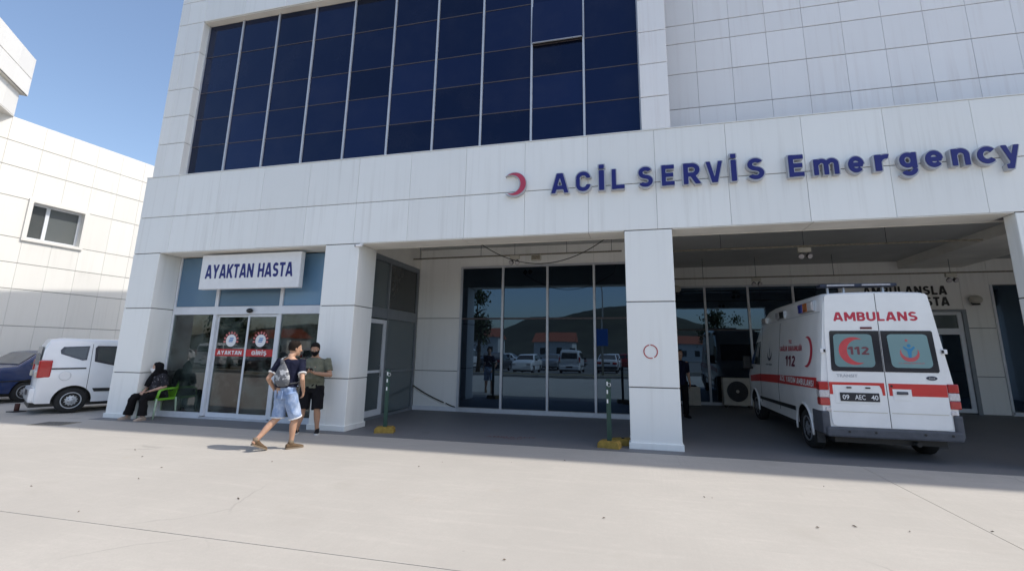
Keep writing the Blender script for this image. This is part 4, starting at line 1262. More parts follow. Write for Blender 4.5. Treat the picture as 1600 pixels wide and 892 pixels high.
M_blue = mat("car_blue_paint", (0.006, 0.026, 0.11), 0.25, var=0.15, scale=2, coat=0.6)
def make_sedan(loc, rz, label, paint, group=None):
    v = thing("parked_car", label, "car", loc, rz, group)
    st = [(0, .34, .80, .94), (.05, .30, .98, .975), (.5, .27, 1.02, 1), (.64, .26, 1.035, 1), (1.18, .25, 1.43, 1), (1.42, .25, 1.465, 1), (2.2, .25, 1.46, 1), (2.5, .25, 1.40, 1), (3.05, .25, 1.0, 1), (3.9, .25, .93, .98), (4.18, .28, .85, .95), (4.24, .34, .7, .93)]
    me = fix_normals(body_loft(st, hwC, .06).mesh("car_body", [paint, M_black]))
    wy = [(.90, .30), (3.38, .30)]
    inst("body", sharp(cut_arches(me, wy, .345, .24, .80, [paint, M_black])), v)
    for y, z in wy:
        for s in (-1, 1): wheel(v, (s*.705, y, .295), s, .295, .17, M_rim, 10)
    u = MB(); u.box((-.64, .1, .18), (.64, 4.0, .28)); u.obj("chassis", M_black, v)
    k = MB(); k.bevbox((0, .0, .46), (1.62, .22, .20), .04); k.obj("bumper", M_darkgrey, v)
    k = MB(); k.bevbox((0, -.105, .565), (1.60, .03, .02), .006); k.obj("bumper_trim", M_silver, v)
    for s in (-1, 1):
        drape_poly([(.90, 1.06), (1.22, 1.06), (1.22, 1.37), (1.18, 1.36)], hwC, s, .004, "quarter_window", M_carglass, v, .004)
        drape_poly([(1.30, 1.05), (2.0, 1.04), (2.0, 1.39), (1.30, 1.40)], hwC, s, .004, "side_window", M_carglass, v, .004)
        drape_poly([(2.06, 1.04), (2.85, 1.03), (2.5, 1.34), (2.06, 1.39)], hwC, s, .004, "side_window", M_carglass, v, .004)
        for y0 in (1.25, 2.03, 2.9):
            drape_poly([(y0, .36), (y0+.01, .36), (y0+.01, 1.0), (y0, 1.0)], hwC, s, .0005, "door_gap", M_seam, v, .002)
        drape_poly([(.2, .60), (4.0, .60), (4.0, .63), (.2, .63)], hwC, s, .004, "side_moulding", M_black, v, .006)
        k = MB(); k.bevbox((s*.60, .01, .80), (.34, .06, .16), .02); k.obj("tail_lamp", M_lampred, v)
        k = MB(); k.bevbox((s*.58, 4.235, .72), (.30, .04, .15), .02); k.obj("headlight", M_lampwhite, v)
        k = MB(); k.bevbox((s*.88, 2.72, 1.06), (.16, .10, .12), .03); k.obj("wing_mirror", M_black, v)
    k = MB(); k.bevbox((0, -.002, .80), (.50, .02, .11), .003); k.obj("number_plate", M_plate, v)
    M_rearg = M_winglass
    for rows, nm in ((((.70, 1.075), (.92, 1.24), (1.14, 1.40)), "rear_window"), (((2.56, 1.36), (2.78, 1.20), (3.0, 1.035)), "windscreen")):
        k = MB(); pts = []
        sg = -1 if nm == "rear_window" else 1
        for (y, z) in rows:
            w = hwC(z)-.075
            pts.append([Vector((-w, y+sg*.012, z+.014)), Vector((0, y+sg*.014, z+.030)), Vector((w, y+sg*.012, z+.014))])
        for i in range(2):
            for j in range(2): k.add([pts[i][j], pts[i][j+1], pts[i+1][j+1], pts[i+1][j]], [(0, 1, 2, 3)])
        k.obj(nm, M_rearg, v)
    return v
M_winglass = glass_mat("dusty_car_glass", (0.10, 0.10, 0.10), 1.6, 0.12, 0.0, 0.6)
sedan = make_sedan((-18.32, .62, 0), 0, "old dark blue saloon car parked beyond the small white van", M_blue)

# ------------------------------------------------------------------ annex building on the left
AP = Vector((-20.0, 1.6, 0)); Ad = Vector((.0903, .9959, 0)); An = Vector((.9959, -.0903, 0))
ann = thing("annex_building", "sunlit white panelled annex on the left with one small window", "building", (0, 0, 0))
aus = [-1.4, -.5, .4, 1.185, 1.97, 2.78, 3.58, 4.4, 5.3, 6.2, 7.1, 8.0, 8.9]
azs = [0.0, 1.1, 2.25, 3.45, 4.30, 5.13, 6.47, 7.47, 8.30, 9.12]
panels(ann, AP, Ad, An, aus, azs, M_annex, gu=.004, gz=.018, skip=lambda a, b, c, d: a >= .39 and b <= 1.98 and abs(c-5.13) < .01)
b = MB()
def aM(): return basis(Ad, An, AP)
b.box((-1.4, .026, 0), (8.9, 6, 5.13), 0, aM()); b.box((-1.4, .026, 6.47), (8.9, 6, 9.10), 0, aM())
b.box((-1.4, .026, 5.13), (.40, 6, 6.47), 0, aM()); b.box((1.97, .026, 5.13), (8.9, 6, 6.47), 0, aM()); b.box((.4, .4, 5.13), (1.97, 6, 6.47), 0, aM())
b.box((8.9, .0, 0), (26, 6, 9.12), 1, aM())
b.obj("wall_core", [M_core, M_annex], ann)
aw_ = thing("window", None, None); aw_.parent = ann
b = MB()
for x0, x1, z0, z1 in ((.34, .46, 5.07, 6.53), (1.91, 2.03, 5.07, 6.53), (.46, 1.91, 6.42, 6.53), (.46, 1.91, 5.07, 5.17)):
    b.box((x0, -.06, z0), (x1, .20, z1), 0, aM())
b.obj("window_surround", M_annex, aw_)
b = MB()
for x0, x1, z0, z1 in ((.46, .52, 5.17, 6.42), (1.85, 1.91, 5.17, 6.42), (.92, 1.02, 5.17, 6.42), (.52, 1.85, 6.36, 6.42), (.52, 1.85, 5.17, 5.23)):
    b.box((x0, .16, z0), (x1, .22, z1), 0, aM())
b.obj("window_frame", M_aluw, aw_)
for x0, x1 in ((.51, .93), (1.01, 1.86)):
    pane(aw_, x0, x1, .20, 5.22, 6.37, M_glassW, Ad, An, AP)
# upper block at an angle
d2 = Vector((-.661, .751, 0)).normalized(); n2 = Vector((.751, .661, 0)).normalized()
Pc = AP + Ad*(-.48)
b = MB()
def pris(o0, ta, tb, th, z0, z1, out):
    p = [o0+d2*ta+n2*out, o0+d2*tb+n2*out, o0+d2*tb-n2*th, o0+d2*ta-n2*th]
    b.prism([(q.x, q.y) for q in p], z0, z1, 'z')
pris(Pc, -4.2, 0, 5, 9.13, 9.97, -.03)
pris(Pc, -4.4, .17, 5.2, 9.98, 11.36, .10)
pris(Pc, -4.2, 0, 5, 9.10, 9.127, .0); b.m[-6:] = [1]*6; o = b.obj("upper_block", [M_core, M_annex], ann); fix_normals(o.data)
panels(ann, Pc+n2*.13, d2, n2, [-4.4, -3.5, -2.6, -1.7, -.8, .17], [9.985, 10.62, 11.37], M_annex, gz=.02)
panels(ann, Pc, d2, n2, [-4.2, -3.4, -2.6, -1.7, -.8, 0], [9.13, 9.97], M_annex, gz=.02)
b = MB(); pris(Pc, -4.4, .17, 5.2, 9.972, 9.979, .10); o = b.obj("soffit", M_soffit, ann); fix_normals(o.data)
b = MB(); pris(Pc, .172, .19, 5.2, 9.98, 11.37, .13); o = b.obj("end_panel", M_annex, ann); fix_normals(o.data)

# ------------------------------------------------------------------ small fittings on the hospital
def floodlight(x, y, z, label, zc=4.55):
    t = thing("twin_floodlight", label, "light", (x, y, z), 0, "twin emergency floodlights under the canopy")
    b = MB(); b.bevbox((0, 0, .06), (.26, .08, .11), .012); b.obj("battery_box", M_offwhite, t)
    for s in (-1, 1):
        b = MB()
        d = Vector((s*.25, -.8, -.45)).normalized()
        c = Vector((s*.075, -.03, -.075))
        b.lathe([(.035, -.05), (.062, .0), (.066, .035), (.058, .045)], c, d, 14)
        h = b.obj("lamp_head", M_darkgrey, t)
        b = MB(); b.lathe([(.057, .046), (.05, .049)], c, d, 14); b.obj("lens", M_lampwhite, h)
        b = MB(); b.cyl((s*.07, 0, .0), c, .012, 6); b.obj("swivel", M_darkgrey, t)
    b = MB(); b.cyl((0, .0, .11), (0, .0, zc-z), .006, 6); b.obj("hanger", M_darkgrey, t)
    return t
floodlight(-3.14, 2.97, 4.02, "twin floodlight on the conduit over the dark window of the left bay")
floodlight(3.62, 2.48, 3.84, "twin floodlight on the front conduit above the ambulance roof")
floodlight(3.50, 6.36, 3.78, "twin floodlight on the rear conduit over the dark glass behind the ambulance")
floodlight(8.45, 6.36, 3.78, "twin floodlight near the black letters on the rear wall")
def conduit(pts, label, hang):
    t = thing("conduit_pipe", label, "pipe", pts[0])
    p0 = Vector(pts[0])
    b = MB(); b.tube([Vector(p)-p0 for p in pts], .021, 8); b.obj("pipe", M_rust, t)
    for x in hang:
        b = MB(); b.cyl((x-p0.x, 0, .01), (x-p0.x, 0, 4.55-p0.z), .006, 6); b.obj("hanger", M_darkgrey, t)
conduit([(-6.1, 3.0, 4.14), (-.35, 3.0, 4.15)], "thin conduit hung across the left bay in front of the dark window", (-5.9, -4.1, -1.75, -.6))
conduit([(.62, 2.45, 3.98), (3.4, 2.46, 3.985), (6.9, 2.45, 3.98)], "pale rusty conduit hung across the front of the ambulance bay", (1.9, 5.2))
conduit([(.65, 6.4, 3.92), (9.9, 6.4, 3.92)], "thin conduit hung across the rear of the ambulance bay", (2.0, 5.6))
t = thing("emergency_lamp", "beige bulkhead lamp beside the floodlight in the left bay", "light", (-2.56, 2.98, 3.98))
b = MB(); b.bevbox((0, 0, .07), (.27, .09, .16), .02); b.obj("lamp_box", M_offwhite, t)
b = MB(); b.bevbox((0, -.05, .07), (.22, .02, .11), .008); b.obj("lens", M_rust, t)
b = MB()
def cat(p, q, sag, n=22): return [Vector(p).lerp(Vector(q), i/n)-Vector((0, 0, sag*4*(i/n)*(1-i/n))) for i in range(n+1)]
b.tube(cat((-3.55, 1.5, 4.10), (-.68, 1.5, 4.10), .50), .010, 6)
b.tube([(-3.55, 1.5, 4.10), (-3.6, 1.3, 4.56)], .010, 6); b.tube([(-.68, 1.5, 4.10), (-.62, 1.45, 4.56)], .010, 6)
tag(b.obj("sagging_cable", M_chain), "black cable sagging below the soffit of the left bay", "cable")
# cctv camera under the fascia
t = thing("security_camera", "small white security camera on the corner of the second column", "camera", (-5.80, -.02, 3.83))
b = MB(); b.tube([(0, .06, .04), (0, .0, .0)], .012, 8); b.bevbox((0, .05, .045), (.08, .05, .05), .008); b.obj("bracket", M_white, t)
b = MB(); b.lathe([(.03, -.07), (.036, -.065), (.036, .07), (.03, .075)], (-.02, -.04, -.012), (-.55, -.8, -.15), 14); b.obj("housing", M_white, t)
b = MB(); b.lathe([(.026, .0765), (.02, .079)], (-.02, -.04, -.012), (-.55, -.8, -.15), 14); b.obj("lens", M_black, t)
t = thing("bullet_camera", "tiny white camera on the right side of the middle column", "camera", (.70, 2.0, 3.63))
b = MB(); b.lathe([(.03, -.06), (.035, .06)], (0, 0, 0), (.3, -1, -.2), 12); b.obj("housing", M_white, t)
b = MB(); b.cyl((0, 0, 0), (-.11, .2, .04), .01, 6); b.cyl((-.11, .2, .04), (-.11, .2, .92), .012, 6); b.obj("bracket", M_white, t)
for (x, y, z, lab) in ((9.76, 7.74, 3.22, "white globe wall lamp on the panel right of the ambulance door"), (1.30, 7.74, 3.70, "white globe wall lamp above the dark glass beside the middle column")):
    t = thing("globe_lamp", lab, "lamp", (x, y, z))
    b = MB(); b.ball((0, 0, .08), (.155, .14, .13), 16); b.obj("globe", M_offwhite, t)
    b = MB(); b.lathe([(.10, 0), (.08, .05)], (0, .02, -.075), (0, 0, 1), 16); b.cyl((0, .05, .0), (0, .158, .0), .05, 10); b.obj("lamp_base", M_black, t)
# air conditioner outdoor units
t = thing("air_conditioner", "white air conditioner outdoor unit with round fan grille beside the ambulance nose", "air conditioner", (2.93, 7.42, 0))
b = MB(); b.bevbox((0, 0, .49), (.86, .34, .82), .02); b.obj("casing", M_offwhite, t)
b = MB(); b.lathe([(.305, .0), (.305, .02), (.29, .03)], (-.02, -.172, .50), (0, -1, 0), 28); b.obj("fan_shroud", M_darkgrey, t)
b = MB()
for q in (.08, .13, .18, .23, .28):
    b.tube([(-.02+q*math.cos(R(a)), -.206, .50+q*math.sin(R(a))) for a in range(0, 360, 18)], .004, 4, closed=True)
for a in range(0, 180, 30):
    b.cyl((-.02-.29*math.cos(R(a)), -.205, .50-.29*math.sin(R(a))), (-.02+.29*math.cos(R(a)), -.205, .50+.29*math.sin(R(a))), .004, 4)
b.obj("fan_grille", M_black, t)
b = MB(); b.lathe([(.05, .21), (.045, .214)], (-.02, 0, .50), (0, -1, 0), 16); b.obj("fan_hub", M_offwhite, t)
for s in (-1, 1):
    b = MB(); b.box((s*.34-.03, -.2, .003), (s*.34+.03, .2, .08)); b.obj("foot", M_darkgrey, t)
t = thing("equipment_cabinet", "low plain grey cabinet on the floor by the rear glass of the bay", "cabinet", (1.62, 7.45, 0))
b = MB(); b.bevbox((0, 0, .31), (.42, .30, .56), .012); b.obj("casing", M_offwhite, t)
b = MB(); b.box((-.19, -.153, .06), (.19, -.150, .57)); b.obj("cabinet_door", M_offwhite, t)
b = MB(); b.box((-.18, -.13, .003), (.18, .13, .03)); b.obj("plinth", M_darkgrey, t)

# barrier posts, chain
def post(x, y, h, rz, label, grp="green barrier posts in yellow bases"):
    t = thing("barrier_post", label, "post", (x, y, .0), rz, grp)
    b = MB()
    prof = [(-.19, .003), (.19, .003), (.185, .08), (.15, .115), (-.15, .115), (-.185, .08)]
    b.prism(prof, -.11, .11, 'y'); o = b.obj("base_block", M_yellow, t); fix_normals(o.data)
    b = MB(); b.bevbox((0, 0, h/2+.05), (.075, .05, h-.1), .006); b.obj("pole", M_postgreen, t)
    for q in (h-.08, h-.22, h-.38):
        b = MB(); b.bevbox((-.012, -.030, q), (.024, .012, .07), .004); b.obj("reflective_tab", M_white, t)
    b = MB(); b.tube([(.02+.03*math.cos(R(a)), -.03, h-.1+.03*math.sin(R(a))) for a in range(0, 360, 30)], .007, 6, closed=True); b.obj("ring", M_silver, t)
    return t
post(-5.02, .16, 1.23, R(18), "dark green post on a yellow base near the second column")
post(-.56, -.02, 1.16, R(-12), "dark green post on a yellow base beside the middle column")
t = thing("spare_base_block", "second yellow base block half behind the middle column", "post base", (-.34, .28, 0), R(20))
b = MB(); b.prism([(-.19, .003), (.19, .003), (.185, .08), (.15, .115), (-.15, .115), (-.185, .08)], -.11, .11, 'y'); o = b.obj("block", M_yellow, t); fix_normals(o.data)
b = MB(); b.cyl((0, 0, .116), (0, 0, .128), .03, 10); b.obj("socket", M_black, t)
b = MB(); b.tube(cat((-6.22, 3.64, .66), (-5.28, 3.66, .23), .03, 12), .017, 6); tag(b.obj("hanging_rope", M_chain), "black rope drooping across the lower wall panel of the left bay", "rope")
b = MB(); b.tube([(-5.22, 3.66, .21), (-5.03, 3.66, .14), (-4.95, 3.67, .12)], .015, 6); tag(b.obj("rope_end", M_chain), "short loose end of black rope beside the dark window frame", "rope")
# chain between the posts: sagging links
ch = MB()
pts = cat((-5.00, .13, 1.13), (-.58, -.03, 1.06), .0, 2)
# ------------------------------------------------------------------ ground details
t = thing("drain_cover", "rusty drain grate set in the concrete near the left corner column", "drain cover", (-12.15, -.98, 0), R(12))
b = MB(); b.box((-.36, -.24, .002), (.36, .24, .006)); b.obj("frame", M_rust, t)
for i in range(9):
    b = MB(); b.box((-.31+i*.072, -.19, .006), (-.275+i*.072, .19, .010)); b.obj("bar", M_asph, t)
M_fade = mat("faded_red_paint", (0.23, 0.12, 0.12), 0.9, var=0.5, scale=30)
t = thing("floor_lettering", "faded red stencilled lettering on the bay floor", "floor marking", (-2.46, .32, .004), R(8))
GM = Matrix.Identity(4)
flat_text("stencil", "AMBULANS", .95, .11, Matrix.Translation((0, .03, .003)), M_fade, t, .01)
flat_text("stencil", "YOLU", .36, .10, Matrix.Translation((.05, -.12, .003)), M_fade, t, .01)
# litter: small leaves and bits on the slab
b = MB()
rnd = random.Random(3)
for (x, y) in [(-6.41, -3.26), (-6.15, -3.76), (-5.48, -4.84), (-4.33, -4.07), (.67, -2.59), (3.19, -2.97), (-3.1, -2.2), (-1.9, -1.6), (1.6, -3.3), (-7.9, -2.5), (-.4, -3.6), (2.2, -1.7)]+[(rnd.uniform(-11, 4.5), rnd.uniform(-5.5, -.6)) for _ in range(14)]:
    s = rnd.uniform(.006, .016) if rnd.random() < .88 else .020; a = rnd.uniform(0, 6.3)
    M = Matrix.Translation((x, y, .004)) @ Matrix.Rotation(a, 4, 'Z') @ Matrix.Rotation(rnd.uniform(-.2, .2), 4, 'X')
    b.add([M @ Vector(p) for p in ((-s*1.4, 0, 0), (-s*.3, -s*.5, .002), (s*1.3, 0, .006), (-s*.2, s*.55, .003), (0, 0, .012))], [(0, 1, 4), (1, 2, 4), (2, 3, 4), (3, 0, 4)])
tag(b.obj("ground_litter", mat("dry_leaf", (0.10, 0.075, 0.05), 0.9, var=.4)), "scattered dry leaf bits and crumbs on the concrete", kind='stuff')

# bollard stub beside the blue car
t = thing("kerb_post", "short rusty stub of a post on the ground behind the small white van", "post", (-15.15, .05, 0))
b = MB(); b.cyl((0, 0, .0), (0, 0, .20), .05, 12); b.obj("stub", mat("rust_brown", (0.09, 0.035, 0.025), 0.8, var=.3), t)
b = MB(); b.bevbox((0, 0, .012), (.26, .26, .024), .006); b.obj("foot", M_darkgrey, t)

# green plastic chair
M_gplast = mat("green_plastic", (0.16, 0.42, 0.03), 0.4, var=0.08)
M_leg = mat("chair_leg_green", (0.36, 0.48, 0.34), 0.4, var=0.08)
chr_ = thing("plastic_chair", "bright green plastic armchair with pale legs in front of the entrance window", "chair", (-11.06, .32, 0), R(180))
# local: front +y
b = MB()
for i in range(7):
    y = -.20+i*.067
    zz = .44+.015*(i/6)-.02*math.sin(math.pi*i/6)
    b.rings([[Vector((x, y+dy, zz+dz-.018*(1-(x/.2)**2))) for x in (-.20, -.1, 0, .1, .20) for dy, dz in ((0, 0),)] + [Vector((x, y, zz-.02-.018*(1-(x/.2)**2))) for x in (.20, .1, 0, -.1, -.20)] for dy in (-.025, .03)], 0, True, False)
b.bevbox((0, .215, .435), (.44, .03, .05), .01); b.bevbox((0, -.225, .435), (.44, .03, .05), .01); b.bevbox((-.215, 0, .435), (.03, .42, .05), .01); b.bevbox((.215, 0, .435), (.03, .42, .05), .01)
o = b.obj("seat", M_gplast, chr_); fix_normals(o.data)
b = MB()
rs = []
for i in range(9):
    z = .46+i*.047; y = -.225-.02*i/8*3.2
    w = .205+.01*math.sin(i/8*math.pi)-.03*(i/8)**6
    rs.append([Vector((x*w, y-.035*(1-x*x)+o_, z)) for x, o_ in ((-1, 0), (-.5, 0), (0, 0), (.5, 0), (1, 0), (1, .018), (.5, .018), (0, .018), (-.5, .018), (-1, .018))])
b.rings(rs, 0, True, False); o = b.obj("backrest", M_gplast, chr_); fix_normals(o.data)
for s in (-1, 1):
    b = MB(); b.tube([(s*.225, -.25, .665), (s*.245, -.1, .675), (s*.245, .10, .665), (s*.235, .20, .63), (s*.225, .235, .45)], [(.03, .014)]*5, 10); b.obj("armrest", M_gplast, chr_)
    b = MB(); b.tube([(s*.225, .235, .46), (s*.235, .265, .0)], [.022, .014], 10); b.obj("leg", M_leg, chr_)
    b = MB(); b.tube([(s*.215, -.235, .46), (s*.23, -.275, .0)], [.022, .014], 10); b.obj("leg", M_leg, chr_)

# ------------------------------------------------------------------ across the forecourt (seen reflected in the glass)
hl = MB()
nx, ny = 60, 16
def hh(x, y):
    t = max(0, min(1, (-y-120)/160)); t = t*t*(3-2*t)
    e = .12+.95*math.exp(-((x+8)/48)**2)+.5*math.exp(-((x+62)/30)**2)*.6+.55*math.exp(-((x+190)/60)**2)+.3*math.exp(-((x-120)/80)**2)
    return t*(30*e+6*noise.noise(Vector((x*.02, y*.02, 0)))+2*noise.noise(Vector((x*.08, y*.08, 3))))-.3
hv = [(-420+840*i/nx, -100-300*j/ny, hh(-420+840*i/nx, -100-300*j/ny)) for j in range(ny+1) for i in range(nx+1)]
hl.add(hv, [(j*(nx+1)+i, (j+1)*(nx+1)+i, (j+1)*(nx+1)+i+1, j*(nx+1)+i+1) for j in range(ny) for i in range(nx)], 0, True)
tag(hl.obj("hills", mat("dry_scrub_hill", (0.045, 0.045, 0.026), 0.95, var=.45, scale=.12)), "dry scrubby hill across the road, reflected in the dark glass", kind='structure')
kb = MB(); kb.box((-60, -15.2, -.088), (40, -14.9, .13)); kb.box((-60, -18.2, -.088), (40, -17.9, .13)); kb.box((-60, -17.9, -.088), (40, -15.2, .10), 1)
tag(kb.obj("kerb_island", [M_slab, mat("dry_verge", (.16, .14, .08), .95, var=.3)]), "kerbed verge between forecourt and car park", kind='structure')
palette = [("white", M_vanwhite), ("silver", mat("car_silver_paint", (.36, .37, .38), .3, .4, coat=.5)), ("dark grey", mat("car_grey_paint", (.06, .06, .065), .3, coat=.5)), ("red", mat("car_red_paint", (.3, .02, .02), .3, coat=.5))]
GR = "vehicles in the car park across the forecourt"
protos = {}
ORD = 'thirteenth twelfth eleventh tenth ninth eighth seventh sixth fifth fourth third second first'.split()
for i in range(13):
    x = -37+i*3.15; y = -22.5-random.uniform(0, .5); rz = math.pi if random.random() < .6 else 0
    if i % 3 == 1:
        o = copy_tree(van); o['label'] = "small white van parked across the forecourt, %s from the street lamp end" % ORD[i]
    else:
        nm, pt = palette[(i*2+i//4) % 4]
        o = copy_tree(sedan); o['label'] = "%s saloon car parked across the forecourt, %s from the street lamp end" % (nm, ORD[i])
        for c in o.children:
            if c.data and c.name.startswith("body"):
                if nm not in protos:
                    m2 = c.data.copy(); m2.materials[0] = pt; protos[nm] = m2
                c.data = protos[nm]
    o['group'] = GR; o.location = (x, y if rz == 0 else y+2, 0); o.rotation_euler = (0, 0, rz)
for i, (x, nm) in enumerate(((-15.2, "dark grey"), (-12.0, "white"), (-8.6, "silver"), (-5.6, "dark grey"), (-2.4, "white"), (.8, "red"))):
    o = copy_tree(sedan); o['label'] = "%s saloon car in the rear car park row, %s from the street lamp" % (nm, ORD[7+i])
    for c in o.children:
        if c.data and c.name.startswith("body") and nm in protos: c.data = protos[nm]
    o['group'] = GR; o.location = (x, -33.0, 0); o.rotation_euler = (0, 0, R(90) if i % 2 else 0)
M_roof = mat("red_roof_tile", (.30, .09, .05), .8, var=.25, scale=3)
for i, (x, y, w, d, h) in enumerate(((-38, -95, 10, 8, 4.8), (-19, -92, 8, 7, 4.0), (-58, -90, 9, 8, 5.4), (14, -100, 11, 8, 4.2), (-84, -86, 10, 8, 4.4))):
    t = thing("house", ("low house with red tiled roof across the car park, %s" % ["widest of the row", "smallest of the row", "tallest of the row", "farthest of the row", "at the end of the row"][i]), "house", (x, y, 0), 0, "red roofed houses beyond the car park")
    b = MB(); b.box((-w/2, -d/2, 0), (w/2, d/2, h)); b.obj("wall", M_room, t)
    b = MB(); b.prism([(-d/2-.4, h+.001), (d/2+.4, h+.001), (0, h+2.2)], -w/2-.4, w/2+.4, 'x'); o = b.obj("roof", M_roof, t); fix_normals(o.data)
    for q in range(3):
        b = MB(); b.box((-w/2+1.5+q*3, d/2-.02, 1.2), (-w/2+2.7+q*3, d/2+.03, 2.6)); b.obj("window", M_carglass, t)
# tree and street lamp with blue sign
M_leaf = mat("leaf_green", (.055, .085, .03), .7, var=.45, scale=5)
M_bark = mat("bark_brown", (.10, .075, .05), .9, var=.3)
def tree(x, y, h, label, seed, w=1.0):
    rn = random.Random(seed)
    t = thing("street_tree", label, "tree", (x, y, 0), 0, "trees across the forecourt")
    b = MB(); b.tube([(0, 0, 0), (.05, .02, h*.3), (-.04, .05, h*.6), (.02, 0, h*.92)], [.16, .12, .07, .02], 10)
    for i in range(9):
        a = rn.uniform(0, 6.3); z = h*rn.uniform(.35, .8); l = w*rn.uniform(.5, 1.0)
        b.tube([(0, 0, z), (l*.5*math.cos(a), l*.5*math.sin(a), z+.25), (l*math.cos(a), l*math.sin(a), z+.35)], [.05, .03, .012], 6)
    b.obj("trunk", M_bark, t)
    c = MB()
    cl = [(rn.gauss(0, .45)*w, rn.gauss(0, .45)*w, h*rn.uniform(.4, 1.0)) for _ in range(26)]
    for _ in range(3400):
        q = Vector(rn.choice(cl))+Vector((rn.gauss(0, .26), rn.gauss(0, .26), rn.gauss(0, .24)))
        s = rn.uniform(.08, .16)
        M = Matrix.Translation(q) @ Matrix.Rotation(rn.uniform(0, 6.3), 4, 'Z') @ Matrix.Rotation(rn.uniform(-1.2, 1.2), 4, 'X')
        c.add([M @ Vector(p) for p in ((-s*.5, 0, 0), (0, -s, 0), (s*.5, 0, 0), (0, s, .02))], [(0, 1, 2, 3)])
    c.obj("crown", M_leaf, t)
tree(-11.3, -15.9, 6.2, "slim leafy tree on the verge across from the left bay", 4, .8)
tree(-27, -16.4, 5.5, "round leafy tree on the verge near the road end", 9, 1.5)
tree(6, -16.4, 5.0, "small leafy tree on the verge across from the ambulance bay", 11, 1.2)
t = thing("street_lamp", "tall street lamp on the verge with a blue sign plate", "street lamp", (-2.3, -15.6, 0))
b = MB(); b.tube([(0, 0, 0), (0, 0, 5.4), (0, .25, 5.8), (0, 1.1, 6.0)], [.08, .05, .04, .035], 10); b.obj("pole", M_silver, t)
b = MB(); b.bevbox((0, 1.35, 6.0), (.18, .55, .1), .03); b.obj("lamp_head", M_letgrey, t)
b = MB(); b.bevbox((0, .07, 2.6), (.75, .03, 1.1), .008); b.obj("sign_plate", mat("sign_blue", (.02, .12, .45), .4), t)

# ------------------------------------------------------------------ people
def skin_mat(name, col):
    m, n, b = newmat(name)
    f = noisefac(n, 14, 4, .6, .3, .7)
    n.links.new(mixc(n, f, tuple(c*.86 for c in col), col), b.inputs['Base Color'])
    b.inputs['Roughness'].default_value = .55
    b.inputs['Subsurface Weight'].default_value = .06
    b.inputs['Subsurface Radius'].default_value = (.01, .004, .002)
    return m
def cloth_mat(name, col, var=.25, scale=9, weave=220):
    m, n, b = newmat(name)
    f = noisefac(n, scale, 5, .65, .3, .7)
    n.links.new(mixc(n, f, tuple(c*(1-var) for c in col), tuple(min(1, c*(1+var*.5)) for c in col)), b.inputs['Base Color'])
    b.inputs['Roughness'].default_value = .9
    b.inputs['Specular IOR Level'].default_value = .2
    bump(n, b, noisefac(n, weave, 2, .5, 0, 1), .15, .003)
    return m

def solid(b, name, m, parent, voxel=.008, smooth=4, wr=0.0, wscale=9.0, seed=0, zkeep=None):
    """merge overlapping closed shapes into one continuous skin"""
    me = fix_normals(b.mesh("tmp", [m]))
    o = bpy.data.objects.new("tmp", me); COL.objects.link(o)
    r = o.modifiers.new("r", 'REMESH'); r.mode = 'VOXEL'; r.voxel_size = voxel; r.use_smooth_shade = True
    if smooth:
        s = o.modifiers.new("s", 'SMOOTH'); s.factor = .5; s.iterations = smooth
    dg = bpy.context.evaluated_depsgraph_get()
    out = bpy.data.meshes.new_from_object(o.evaluated_get(dg))
    bpy.data.objects.remove(o); bpy.data.meshes.remove(me)
    out.name = name
    if wr:
        out.update()
        nn = [v.normal.copy() for v in out.vertices]
        for v, q in zip(out.vertices, nn):
            p = Vector((v.co.x*wscale, v.co.y*wscale, v.co.z*wscale*.55))+Vector((seed, seed*2, 0))
            d = abs(noise.noise(p))*-1.6+.5*noise.noise(p*2.3)
            v.co += q*(d*wr)
    out.polygons.foreach_set('use_smooth', [True]*len(out.polygons))
    if not out.materials: out.materials.append(m)
    ob = bpy.data.objects.new(name, out); link(ob, parent)
    return ob

def ell_rings(b, rows, n=24, M=None, pw=1.0):
    """rows: (cx, cy, z, rx, ry)"""
    rs = []
    for cx, cy, z, rx, ry in rows:
        r = []
        for a in range(n):
            c, s = math.cos(2*math.pi*a/n), math.sin(2*math.pi*a/n)
            c = math.copysign(abs(c)**pw, c); s = math.copysign(abs(s)**pw, s)
            p = Vector((cx+rx*c, cy+ry*s, z))
            r.append(M @ p if M else p)
        rs.append(r)
    b.rings(rs)

def limb(b, pts, rad, n=14, sub=4):
    """smooth tube through joints"""
    P = [Vector(p) for p in pts]; out = []; rr = []
    k = len(P)
    for i in range(k-1):
        p0 = P[max(i-1, 0)]; p1 = P[i]; p2 = P[i+1]; p3 = P[min(i+2, k-1)]
        for s in range(sub):
            t = s/sub
            q = .5*((2*p1)+(p2-p0)*t*.7+(3*(p2-p1)-(p2-p0)*.7*2+0*(p3-p1)-(p3-p1)*.7+ (p2-p0)*0)*0)
            # plain lerp with light rounding of the joint
            q = p1.lerp(p2, t)
            out.append(q); rr.append(rad[i]+(rad[i+1]-rad[i])*t)
    out.append(P[-1]); rr.append(rad[-1])
    b.tube(out, rr, n)
    for p, r in zip(P[1:-1], rad[1:-1]): b.ball(p, (r*.99,)*3, 12)

